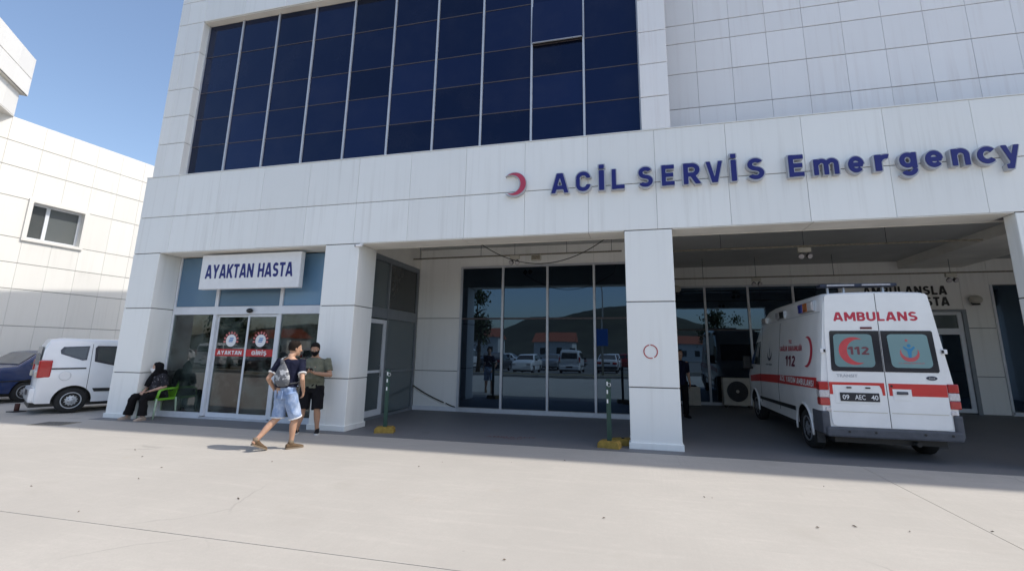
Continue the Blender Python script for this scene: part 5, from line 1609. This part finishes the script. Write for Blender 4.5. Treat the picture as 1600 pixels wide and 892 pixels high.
def head(b, C, Q, fem=False):
    """C: centre of the skull, Q: rotation. local +y is the face. about .23 m high"""
    M = Matrix.Translation(C) @ Q.to_matrix().to_4x4()
    rows = [(0, .030, -.120, .022, .018), (0, .026, -.115, .038, .042), (0, .018, -.095, .052, .066), (0, .012, -.07, .062, .080), (0, .004, -.04, .069, .090),
            (0, 0, -.01, .073, .095), (0, -.003, .02, .076, .098), (0, -.006, .05, .075, .097), (0, -.008, .08, .066, .087), (0, -.008, .10, .050, .067), (0, -.008, .114, .024, .033)]
    ell_rings(b, rows, 22, M)
    b.tube([M @ Vector((0, .085, .015)), M @ Vector((0, .104, -.012)), M @ Vector((0, .116, -.030)), M @ Vector((0, .094, -.040))], [.009, .012, .016, .008], 10)   # nose
    b.ball(M @ Vector((0, .088, -.064)), (.022, .012, .007), 10, 0, Q.to_matrix())      # lips
    b.ball(M @ Vector((0, .087, -.076)), (.019, .012, .007), 10, 0, Q.to_matrix())
    b.ball(M @ Vector((0, .078, -.104)), (.020, .018, .016), 10, 0, Q.to_matrix())      # chin
    for s in (-1, 1):
        b.ball(M @ Vector((s*.032, .085, .026)), (.024, .012, .008), 10, 0, Q.to_matrix())   # brow
        b.ball(M @ Vector((s*.042, .068, -.022)), (.022, .02, .018), 10, 0, Q.to_matrix())   # cheek
        e = Matrix.Rotation(s*R(18), 3, 'Z')
        b.ball(M @ Vector((s*.078, -.008, -.010)), (.010, .020, .032), 12, 0, Q.to_matrix() @ e)   # ear
    return M

def eyes(M, parent, skin):
    for s in (-1, 1):
        e = MB(); e.ball(M @ Vector((s*.031, .0865, .006)), (.0125, .0085, .0085), 12, 0, M.to_3x3()); o = e.obj("eye", bpy.data.materials["eye_white"], parent)
        e = MB(); e.ball(M @ Vector((s*.031, .0935, .006)), (.0055, .0025, .0055), 10, 0, M.to_3x3()); e.obj("iris", bpy.data.materials["eye_dark"], o)
mat("eye_white", (.75, .72, .68), .3); mat("eye_dark", (.04, .022, .012), .2)

def hand(b, W_, D, N_, side, curl=.5, size=1.0):
    """W_: wrist, D: direction of the fingers, N_: direction the palm faces. side=+1 right hand"""
    D = Vector(D).normalized(); N_ = Vector(N_); N_ = (N_-D*N_.dot(D)).normalized(); X = D.cross(N_)*side   # X points to the thumb side
    W_ = Vector(W_); s_ = size
    rs = []
    for t, w, h in ((-.01, .026, .020), (.02, .033, .017), (.05, .041, .015), (.085, .043, .0135), (.097, .039, .011)):
        c = W_+D*(t*s_)
        rs.append([c+X*(w*s_*math.cos(2*math.pi*a/14))+N_*(h*s_*math.sin(2*math.pi*a/14)) for a in range(14)])
    b.rings(rs)
    for i, (x, ln, r) in enumerate(((.030, .070, .0086), (.0105, .078, .0090), (-.0095, .072, .0086), (-.0285, .056, .0076))):
        c0 = W_+D*(.088*s_)+X*(x*s_)
        p = [c0]; d = D.copy()
        for k, f in enumerate((.45, .32, .25)):
            a = curl*(.75, 1.0, .8)[k]*(1+.12*i)
            d = (d*math.cos(a)+N_*math.sin(a)).normalized()
            n2_ = (N_*math.cos(a)-D*math.sin(a))
            p.append(p[-1]+d*(ln*f*s_))
            D_, N__ = d, n2_
        b.tube(p, [r*s_, r*.96*s_, r*.9*s_, r*.72*s_], 8)
        b.ball(p[-1], (r*.72*s_,)*3, 8)
        for q in p[1:-1]: b.ball(q, (r*.97*s_,)*3, 8)
    c0 = W_+D*(.028*s_)+X*(.028*s_)
    t1 = c0+(D*.6+X*.75+N_*.25).normalized()*(.036*s_); t2 = t1+(D*.85+X*.25+N_*.4*(.5+curl)).normalized()*(.030*s_); t3 = t2+(D*.9+N_*.5*(.3+curl)).normalized()*(.024*s_)
    b.tube([c0, t1, t2, t3], [.0125*s_, .0105*s_, .0095*s_, .007*s_], 8); b.ball(t3, (.007*s_,)*3, 8); b.ball(t1, (.0105*s_,)*3, 8)

def shoe(parent, A, heel, toe, up, m_up, m_sole, name="shoe", open_=False):
    """A ankle, heel and toe points on the ground (sole) """
    heel = Vector(heel); toe = Vector(toe); f = (toe-heel); L_ = f.length; f.normalize(); up = Vector(up); up = (up-f*up.dot(f)).normalized(); x = f.cross(up)
    b = MB(); rows = []
    for t, w, h, z in ((-.02, .020, .018, .045), (.0, .034, .034, .045), (.12, .037, .045, .050), (.3, .038, .050, .055), (.5, .041, .036, .042), (.7, .048, .027, .034), (.88, .044, .021, .028), (.98, .027, .014, .024), (1.01, .012, .008, .022)):
        c = heel+f*(t*L_)+up*z
        rows.append([c+x*(w*math.cos(2*math.pi*a/16))+up*(h*math.sin(2*math.pi*a/16)) for a in range(16)])
    b.rings(rows)
    if not open_:
        b.tube([heel+f*(.17*L_)+up*.07, Vector(A)+up*.0], [.043, .042], 14)
    o = solid(b, name, m_up, parent, .006, 3)
    b = MB(); rows = []
    pts = [(-.03, .0), (-.02, .028), (.05, .037), (.25, .037), (.45, .041), (.7, .050), (.88, .046), (.99, .030), (1.03, .0)]
    out = [(t, w) for t, w in pts]+[(t, -w) for t, w in pts[::-1][1:-1]]
    lo = [heel+f*(t*L_)+x*w for t, w in out]; hi = [p+up*.026 for p in lo]
    b.rings([lo, hi], 0, True, False); s = b.obj("sole", m_sole, o); fix_normals(s.data)
    return o

def leg(b, hip, knee, ankle, k=1.0):
    hip, knee, ankle = Vector(hip), Vector(knee), Vector(ankle)
    s = (knee-hip); c = ankle-knee
    back = Vector((0, -1, 0)); back = (back-c.normalized()*back.dot(c.normalized()))
    b.tube([hip, hip+s*.3, hip+s*.6, hip+s*.86, knee, knee+c*.08, knee+c*.28+back*.012, knee+c*.5+back*.008, knee+c*.75, ankle, ankle+c.normalized()*.05],
           [.088*k, .084*k, .072*k, .058*k, .056*k, .053*k, .058*k, .053*k, .040*k, .036, .036], 16)
    b.ball(knee+Vector((0, .012, .005)), (.050*k, .050*k, .055*k), 12)

def arm(b, sh, el, wr, k=1.0):
    sh, el, wr = Vector(sh), Vector(el), Vector(wr); a = el-sh; c = wr-el
    b.tube([sh, sh+a*.35, sh+a*.8, el, el+c*.22, el+c*.6, wr], [.054*k, .050*k, .042*k, .040*k, .042*k, .033*k, .026*k], 14)
    b.ball(el, (.040*k,)*3, 12); b.ball(sh, (.055*k,)*3, 12)

def torso_rows(pz, cz, k=1.0, belly=0.0, lean=(0, 0)):
    """pz pelvis height, cz height of the shoulder line"""
    h = cz-pz
    R_ = [(-.10, .135, .105, 0), (0, .165, .115, -.005), (.16, .158, .108, 0), (.34, .145+belly*.3, .100+belly, belly*.7), (.55, .152+belly*.25, .108+belly*.7, belly*.5), (.76, .168, .115, .005), (.92, .172, .105, 0), (1.0, .150, .085, -.005), (1.06, .085, .062, -.01), (1.12, .055, .055, -.005)]
    out = []
    for t, rx, ry, cy in R_:
        out.append((lean[0]*max(t, 0), cy+lean[1]*max(t, 0), pz+t*h, rx*k, ry*k))
    return out

M_eye = None
def hair_cap(b, M, lo=-.03, thick=.010, front=.052):
    """short hair over skull, open at the face"""
    rows = []
    for (cy, z, rx, ry) in ((.0-.012, lo, .072, .082), (-.012, -.005, .0755, .090), (-.012, .03, .080, .093), (-.010, .06, .080, .094), (-.008, .09, .069, .088), (-.008, .112, .048, .064), (-.008, .126, .018, .024)):
        n = 24; r = []
        for a in range(n):
            c, s = math.cos(2*math.pi*a/n), math.sin(2*math.pi*a/n)
            y = cy+(ry+thick)*s
            if z < .055: y = min(y, front-.02-(.055-z)*.35)
            elif z < .085: y = min(y, front+.004)
            r.append(M @ Vector(((rx+thick)*c if True else 0, y, z)))
        rows.append(r)
    b.rings(rows)

# ---------- walking man, seen from behind
skinA = skin_mat("walker_skin", (.50, .29, .19)); skinB = skin_mat("olive_skin", (.42, .24, .155))  # own skin tones of the figures
hairA = cloth_mat("dark_brown_hair", (.018, .012, .009), .4, 40)
hairB = cloth_mat("black_hair", (.012, .010, .009), .4, 40)
M_navytee = cloth_mat("navy_cotton", (.010, .012, .030))
M_olive = cloth_mat("olive_cotton", (.150, .155, .115))
M_blackcloth = cloth_mat("black_cotton", (.008, .008, .010))
M_shoebrown = cloth_mat("brown_suede", (.13, .085, .05)); M_solebrown = mat("tan_sole", (.20, .15, .10), .8)
M_shoeblk = cloth_mat("black_canvas", (.012, .012, .014)); M_solew = mat("white_sole", (.6, .6, .58), .7)
M_cuff = cloth_mat("white_cuff", (.72, .72, .72), .1)
m, n_, b_ = newmat("faded_denim")
_f = noisefac(n_, 5, 6, .7, .35, .68); _g = noisefac(n_, 60, 3, .6, .2, .8, stretch=(1, 1, .2))
n_.links.new(mixc(n_, mul(n_, _g, .35), mixc(n_, _f, (.16, .25, .44), (.50, .58, .70)), (.10, .17, .34)), b_.inputs['Base Color']); b_.inputs['Roughness'].default_value = .9
M_denim = m
m, n_, b_ = newmat("grey_bag_cloth")
_f = noisefac(n_, 13, 2, .5, .54, .60)
n_.links.new(mixc(n_, _f, (.11, .115, .125), (.40, .41, .42)), b_.inputs['Base Color']); b_.inputs['Roughness'].default_value = .7
M_bag = m

def rotz(p, a, c=(0, 0)):
    x, y = p[0]-c[0], p[1]-c[1]
    return Vector((c[0]+x*math.cos(a)-y*math.sin(a), c[1]+x*math.sin(a)+y*math.cos(a), p[2]))

walker = thing("person", "man in navy t-shirt and faded denim shorts walking with a grey sling bag", "person", (-5.81, -1.78, 0), R(-25))
tw = R(40)     # the upper body is turned towards the building
T = lambda *p: rotz(p, tw, (0, .02))
b = MB()
hipL, hipR = Vector((-.095, .0, .91)), Vector((.095, .03, .91))
kL, kR = Vector((-.10, -.03, .50)), Vector((.10, .16, .50))
aL, aR = Vector((-.085, -.35, .165)), Vector((.085, .14, .09))
leg(b, hipL, kL, aL); leg(b, hipR, kR, aR)
Mt = Matrix.Translation((0, .02, 0)) @ Matrix.Rotation(tw, 4, 'Z') @ Matrix.Translation((0, -.02, 0))
ell_rings(b, torso_rows(.93, 1.43, .97, .0, (0, .05)), 24, Mt)
shL, shR = T(-.185, .06, 1.385), T(.185, .07, 1.385)
elL, elR = T(-.285, -.07, 1.13), T(.275, -.06, 1.12)
wrL, wrR = T(-.235, .10, .925), T(.235, .12, .905)
arm(b, shL, elL, wrL, .92); arm(b, shR, elR, wrR, .92)
hand(b, wrL, T(-.12, .20, .80)-T(-.20, .10, .93), T(1, 0, 0)-T(0, 0, 0), -1, .5); hand(b, wrR, T(.20, .20, .78)-T(.235, .12, .905), T(-1, 0, 0)-T(0, 0, 0), 1, .5)
hc = T(.03, .10, 1.630)
b.tube([T(0, .04, 1.44), T(0, .05, 1.50), hc-Vector((0, 0, .07))], [.060, .054, .056], 14)
Qh = Quaternion((0, 0, 1), R(-46)+tw) @ Quaternion((1, 0, 0), R(-6))
Mh = head(b, hc, Qh)
solid(b, "body", skinA, walker, .0058, 3)
eyes(Mh, walker, skinA)
h_ = MB(); hair_cap(h_, Mh, -.045); 
for i in range(90):
    rn = random.Random(i); a = rn.uniform(0, 6.28); z = rn.uniform(-.02, .11); rr = math.sqrt(max(.05, 1-(z/.13)**2))
    yb = math.sin(a)*.092*rr-.01
    if z < .05 and yb > .03: continue
    p = Mh @ Vector((math.cos(a)*.078*rr, yb, z+.012)); q = Mh @ Vector((math.cos(a)*.094*rr, yb*1.12, z+.034))
    h_.tube([p, q], [.010, .003], 5)
solid(h_, "hair", hairA, walker, .005, 1)
s_ = MB(); rows = [r for r in torso_rows(.985, 1.43, 1.0, .0, (0, .05)) if .98 < r[2] < 1.47]
ell_rings(s_, [(cx, cy, z, rx+.016+(.004 if z < 1.1 else 0), ry+.020+(.012 if z < 1.1 else 0)) for cx, cy, z, rx, ry in rows], 26, Mt)
for sh, el in ((shL, elL), (shR, elR)):
    d = el-sh; s_.tube([sh-d*.12+Vector((0, 0, .02)), sh+d*.2, sh+d*.62], [.070, .071, .069], 16)
solid(s_, "t_shirt", M_navytee, walker, .009, 4, .012, 9, 1)
for sh, el in ((shL, elL), (shR, elR)):
    d = el-sh; c = MB(); c.tube([sh+d*.625, sh+d*.685], [.0685, .069], 18); c.obj("sleeve_cuff", M_cuff, walker)
s_ = MB()
ell_rings(s_, [(0, .02, .80, .15, .125), (0, .02, .88, .178, .132), (0, .02, .96, .182, .134), (0, .022, 1.005, .180, .132)], 26)
for hp, kn in ((hipL, kL), (hipR, kR)):
    d = kn-hp; s_.tube([hp+Vector((0, 0, .0)), hp+d*.3, hp+d*.7, hp+d*1.0], [.108, .112, .108, .104], 18)
solid(s_, "denim_shorts", M_denim, walker, .009, 3, .012, 10, 4)
for hp, kn in ((hipL, kL), (hipR, kR)):
    d = (kn-hp); c = MB(); c.tube([hp+d*.985, hp+d*1.035], [.106, .107], 20); c.obj("frayed_hem", M_cuff, walker)
c = MB()
for s in (-1, 1):
    Mx = Matrix.Translation((s*.085, -.122, .875)) @ Matrix.Rotation(R(8)*s, 4, 'Z')
    c.bevbox((0, 0, 0), (.12, .012, .13), .005, 0, Mx)
c.obj("back_pocket", M_denim, walker)
c = MB(); c.tube([T(.165*math.cos(R(t)), .02+.122*math.sin(R(t)), 1.0) for t in range(0, 360, 15)], [(.016, .005)]*24, 8, closed=True); c.obj("waistband", M_denim, walker)
# sling bag
c = MB()
rs = []
for z, w, d_ in ((1.00, .05, .03), (1.03, .105, .05), (1.09, .13, .07), (1.17, .13, .075), (1.25, .105, .062), (1.32, .07, .045), (1.38, .038, .025), (1.42, .022, .014)):
    rs.append([Mt @ Vector((-.015-(z-1.1)*.12+w*math.cos(2*math.pi*a/18), -.125+(z-1.0)*.08-d_*.45+d_*math.sin(2*math.pi*a/18)*.62, z)) for a in range(18)])
c.rings(rs); bag = solid(c, "sling_bag", M_bag, walker, .009, 3, .006, 12, 2)
c = MB(); c.tube([T(-.055, -.135, 1.38), T(-.085, -.09, 1.455), T(-.075, .02, 1.485), T(-.05, .13, 1.40), T(.05, .155, 1.22), T(.16, .10, 1.10), T(.175, -.02, 1.06), T(.10, -.12, 1.05)], [(.024, .006)]*8, 10); c.obj("bag_strap", M_bag, bag)
shoe(walker, aR, (.085, .065, 0), (.10, .345, 0), (0, 0, 1), M_shoebrown, M_solebrown)
shoe(walker, aL, (-.085, -.405, .105), (-.088, -.165, .0), (0, -.4, 1), M_shoebrown, M_solebrown)
for A_ in (aL, aR):
    c = MB(); c.tube([A_-Vector((0, 0, .02)), A_+Vector((0, 0, .05))], [.042, .040], 14); c.obj("sock", M_solebrown, walker)

# ---------- man in olive t-shirt with phone, leaning on the column
gman = thing("person", "bearded man in olive t-shirt and black shorts leaning on the column reading a phone", "person", (-6.39, -.38, 0), R(180+22))
b = MB()
hipL, hipR = Vector((-.11, -.06, .89)), Vector((.11, -.06, .89))
kL, kR = Vector((-.15, .05, .48)), Vector((.12, .02, .48))
aL, aR = Vector((-.175, .02, .085)), Vector((.19, .05, .085))
leg(b, hipL, kL, aL, 1.1); leg(b, hipR, kR, aR, 1.1)
lean = (0, .0)
ell_rings(b, torso_rows(.90, 1.42, 1.16, .06, lean), 24, Matrix.Translation((0, -.06, 0)))
shL, shR = Vector((-.23, -.06, 1.375)), Vector((.23, -.06, 1.375))
elL, elR = Vector((-.33, .01, 1.11)), Vector((.33, .01, 1.11))
wrL, wrR = Vector((-.085, .235, 1.16)), Vector((.085, .235, 1.16))
arm(b, shL, elL, wrL, 1.12); arm(b, shR, elR, wrR, 1.12)
hand(b, wrL, (.75, .42, .25), (.25, .15, .9), -1, .55, 1.0); hand(b, wrR, (-.75, .42, .25), (-.25, .15, .9), 1, .55, 1.0)
hc = Vector((0, .01, 1.625))
b.tube([Vector((0, -.065, 1.42)), Vector((0, -.045, 1.50)), hc-Vector((0, .02, .06))], [.070, .064, .064], 14)
Qh = Quaternion((0, 0, 1), R(6)) @ Quaternion((1, 0, 0), R(-24))
Mh = head(b, hc, Qh)
solid(b, "body", skinB, gman, .0058, 3)
eyes(Mh, gman, skinB)
h_ = MB(); hair_cap(h_, Mh, -.035, .008); solid(h_, "hair", hairB, gman, .005, 1)
c = MB()
rs = []
for z, w, y in ((-.125, .034, .078), (-.10, .058, .092), (-.07, .072, .106), (-.035, .074, .122), (-.012, .066, .112)):
    rs.append([Mh @ Vector((w*1.06*math.cos(R(a)), -.005+(y+.018)*math.sin(R(a)), z)) for a in range(0, 181, 12)]+[Mh @ Vector((w*1.0*math.cos(R(a)), -.005+(y+.008)*math.sin(R(a)), z)) for a in range(180, -1, -12)])
c.rings(rs); o = c.obj("face_mask", M_blackcloth, gman); fix_normals(o.data)
s_ = MB(); rows = [r for r in torso_rows(.86, 1.42, 1.16, .06) if .85 < r[2] < 1.465]
ell_rings(s_, [(cx, cy, z, rx+.018+(.014 if z < 1.1 else 0), ry+.016+(.012 if z < 1.1 else 0)) for cx, cy, z, rx, ry in rows], 26, Matrix.Translation((0, -.06, 0)))
for sh, el in ((shL, elL), (shR, elR)):
    d = el-sh; s_.tube([sh-d*.12+Vector((0, 0, .02)), sh+d*.2, sh+d*.70], [.082, .085, .080], 16)
solid(s_, "t_shirt", M_olive, gman, .009, 4, .012, 9, 3)
s_ = MB()
ell_rings(s_, [(0, -.06, .77, .17, .14), (0, -.06, .86, .20, .15), (0, -.055, .95, .195, .145)], 26)
for hp, kn in ((hipL, kL), (hipR, kR)):
    d = kn-hp; s_.tube([hp, hp+d*.3, hp+d*.7, hp+d*1.06], [.118, .122, .116, .112], 18)
solid(s_, "shorts", M_blackcloth, gman, .009, 3, .010, 10, 6)
shoe(gman, aL, (-.17, -.055, 0), (-.225, .215, 0), (0, 0, 1), M_shoeblk, M_solew)
shoe(gman, aR, (.185, -.025, 0), (.235, .24, 0), (0, 0, 1), M_shoeblk, M_solew)
t = thing("mobile_phone", "black mobile phone held by the man in the olive t-shirt", "phone", (0, 0, 0))
Mp = Matrix.Translation((-6.39, -.38, 0)) @ Matrix.Rotation(R(180+22), 4, 'Z') @ Matrix.Translation((0, .305, 1.235)) @ Matrix.Rotation(R(35), 4, 'X')
c = MB(); c.bevbox((0, 0, 0), (.145, .072, .010), .003, 0, None); t.matrix_basis = Mp; c.obj("casing", M_black, t)
c = MB(); c.box((-.066, -.031, .0052), (.066, .031, .0058)); c.obj("screen", M_carglass, t)

# ---------- seated woman in black headscarf
m, n_, b_ = newmat("black_white_print")
_v = N(n_, "ShaderNodeTexVoronoi"); _v.inputs['Scale'].default_value = 26
_tc = N(n_, "ShaderNodeTexCoord"); n_.links.new(_tc.outputs['Object'], _v.inputs['Vector'])
_mr = N(n_, "ShaderNodeMapRange"); _mr.inputs[1].default_value = .30; _mr.inputs[2].default_value = .22; _mr.inputs[3].default_value = 0; _mr.inputs[4].default_value = 1
n_.links.new(_v.outputs['Distance'], _mr.inputs[0])
_k = noisefac(n_, 12, 3, .6, .45, .6)
n_.links.new(mixc(n_, mul(n_, _mr.outputs[0], _k), (.013, .013, .018), (.24, .23, .25)), b_.inputs['Base Color']); b_.inputs['Roughness'].default_value = .9
M_print = m
skinC = skin_mat("fair_skin", (.48, .30, .22))
M_trous = cloth_mat("black_trousers", (.010, .009, .010)); M_scarf = cloth_mat("black_scarf", (.007, .007, .009)); M_shoebe = cloth_mat("beige_leather", (.42, .34, .28))
wom = thing("person", "seated woman in black headscarf and white face mask with black trousers and beige shoes", "person", (-11.08, .28, 0), R(180-8))
b = MB()
hipL, hipR = Vector((-.10, -.06, .50)), Vector((.10, -.06, .50))
kL, kR = Vector((-.17, .36, .50)), Vector((.19, .36, .50))
aL, aR = Vector((-.19, .36, .09)), Vector((.27, .40, .09))
leg(b, hipL, kL, aL, 1.0); leg(b, hipR, kR, aR, 1.0)
Ms = Matrix.Translation((0, -.06, 0)) @ Matrix.Translation((0, 0, .5)) @ Matrix.Rotation(R(-11), 4, 'X') @ Matrix.Translation((0, 0, -.5))
ell_rings(b, torso_rows(.50, 1.00, 1.02, .03), 24, Ms)
shL, shR = Ms @ Vector((-.19, .0, .955)), Ms @ Vector((.19, .0, .955))
elL, elR = Vector((-.275, .02, .72)), Vector((.27, .04, .72))
wrL, wrR = Vector((-.10, .24, .62)), Vector((.07, .26, .62))
arm(b, shL, elL, wrL, .95); arm(b, shR, elR, wrR, .95)
hand(b, wrL, (.65, .55, -.2), (.1, .1, -1), -1, .35, .95); hand(b, wrR, (-.55, .6, -.2), (0, .1, -1), 1, .35, .95)
hc = Vector((.0, .085, 1.15))
b.tube([Ms @ Vector((0, 0, 1.0)), hc-Vector((0, .01, .06))], [.058, .054], 14)
Qh = Quaternion((0, 0, 1), R(-34))
Mh = head(b, hc, Qh)
solid(b, "body", skinC, wom, .0058, 3)
eyes(Mh, wom, skinC)
s_ = MB()
rows = []
for (cy, z, rx, ry, fr) in ((-.02, -.16, .105, .12, .2), (-.018, -.12, .094, .107, .11), (-.015, -.08, .096, .106, .058), (-.014, -.03, .101, .110, .042), (-.014, .03, .100, .112, .046), (-.012, .065, .086, .108, .075), (-.010, .095, .070, .092, .2), (-.010, .12, .045, .06, .2), (-.010, .132, .016, .02, .2)):
    rows.append([Mh @ Vector((rx*math.cos(2*math.pi*a/26), min(cy+ry*math.sin(2*math.pi*a/26), fr), z)) for a in range(26)])
s_.rings(rows)
s_.tube([hc+Vector((0, .03, -.13)), Vector((.01, .10, .96)), Vector((.05, .17, .85)), Vector((.10, .21, .72))], [(.085, .07), (.10, .05), (.08, .03), (.05, .018)], 16)
s_.tube([hc+Vector((0, -.02, -.13)), Vector((0, -.05, 1.0)), Vector((0, -.06, .93))], [(.09, .09), (.15, .105), (.17, .115)], 18)
solid(s_, "headscarf", M_scarf, wom, .008, 3, .006, 14, 5)
c = MB()
rs = []
for z, w, y in ((-.122, .034, .078), (-.10, .056, .092), (-.065, .068, .108), (-.032, .066, .120), (-.012, .052, .112)):
    rs.append([Mh @ Vector((w*1.06*math.cos(R(a)), -.004+(y+.020)*math.sin(R(a)), z)) for a in range(0, 181, 12)]+[Mh @ Vector((w*math.cos(R(a)), -.004+(y+.010)*math.sin(R(a)), z)) for a in range(180, -1, -12)])
c.rings(rs); o = c.obj("face_mask", M_cuff, wom); fix_normals(o.data)
s_ = MB(); rows = [r for r in torso_rows(.47, 1.00, 1.04, .035) if r[2] < 1.05]
ell_rings(s_, [(cx, cy, z, rx+.018+(.016 if z < .75 else 0), ry+.018+(.016 if z < .75 else 0)) for cx, cy, z, rx, ry in rows], 26, Ms)
ell_rings(s_, [(0, .02, .42, .20, .13), (0, .02, .50, .215, .16), (0, 0, .60, .19, .15)], 24)
for sh, el in ((shL, elL), (shR, elR)):
    d = el-sh; s_.tube([sh-d*.12+Vector((0, 0, .015)), sh+d*.25, sh+d*.97], [.072, .076, .074], 16)
solid(s_, "blouse", M_print, wom, .009, 4, .010, 9, 7)
s_ = MB()
for hp, kn, an in ((hipL, kL, aL), (hipR, kR, aR)):
    d = kn-hp; e = an-kn
    s_.tube([hp+Vector((0, -.03, .0)), hp+d*.3, hp+d*.75, kn+Vector((0, .01, 0)), kn+e*.12+Vector((0, .02, 0)), kn+e*.5, kn+e*.97], [.105, .102, .088, .078, .082, .086, .098], 18)
    s_.ball(kn, (.080,)*3, 12)
s_.ball((0, -.06, .52), (.19, .14, .10), 16)
solid(s_, "trousers", M_trous, wom, .009, 4, .010, 9, 8)
shoe(wom, aL, (-.19, .29, 0), (-.215, .525, 0), (0, 0, 1), M_shoebe, M_shoebe)
shoe(wom, aR, (.265, .33, 0), (.33, .555, 0), (0, 0, 1), M_shoebe, M_shoebe)

# ---------- person in dark clothes deep in the bay
dkm = thing("person", "person in dark clothes standing in the shade of the bay behind the middle column", "person", (1.02, 4.5, 0), R(200))
b = MB()
hipL, hipR = Vector((-.10, 0, .90)), Vector((.10, 0, .90)); kL, kR = Vector((-.11, .03, .49)), Vector((.11, .03, .49)); aL, aR = Vector((-.12, 0, .085)), Vector((.12, 0, .085))
leg(b, hipL, kL, aL); leg(b, hipR, kR, aR)
ell_rings(b, torso_rows(.92, 1.42), 24)
shL, shR = Vector((-.19, 0, 1.38)), Vector((.19, 0, 1.38)); elL, elR = Vector((-.24, -.03, 1.11)), Vector((.24, -.03, 1.11)); wrL, wrR = Vector((-.235, .06, .88)), Vector((.235, .06, .88))
arm(b, shL, elL, wrL); arm(b, shR, elR, wrR)
hand(b, wrL, (0, .1, -1), (1, 0, 0), -1, .35); hand(b, wrR, (0, .1, -1), (-1, 0, 0), 1, .35)
hc = Vector((0, .02, 1.61)); b.tube([Vector((0, 0, 1.42)), hc-Vector((0, .01, .06))], [.06, .056], 14)
Mh = head(b, hc, Quaternion((0, 0, 1), R(15)))
solid(b, "body", skinB, dkm, .0065, 3); eyes(Mh, dkm, skinB)
h_ = MB(); hair_cap(h_, Mh, -.035, .010); solid(h_, "hair", hairB, dkm, .006, 1)
s_ = MB(); ell_rings(s_, [(cx, cy, z, rx+.02, ry+.02) for cx, cy, z, rx, ry in torso_rows(.88, 1.42) if z < 1.47], 24)
for sh, el in ((shL, elL), (shR, elR)):
    d = el-sh; s_.tube([sh-d*.1, sh+d*.2, sh+d*.9], [.072, .070, .062], 14)
solid(s_, "shirt", M_navytee, dkm, .010, 3, .010, 9, 3)
s_ = MB(); ell_rings(s_, [(0, 0, .80, .15, .12), (0, 0, .95, .172, .125)], 20)
for hp, kn, an in ((hipL, kL, aL), (hipR, kR, aR)): s_.tube([hp, kn, an], [.108, .085, .075], 16)
solid(s_, "trousers", M_trous, dkm, .010, 3, .010, 9, 2)
shoe(dkm, aL, (-.12, -.07, .003), (-.14, .20, .003), (0, 0, 1), M_shoeblk, M_shoeblk); shoe(dkm, aR, (.12, -.07, .003), (.14, .20, .003), (0, 0, 1), M_shoeblk, M_shoeblk)
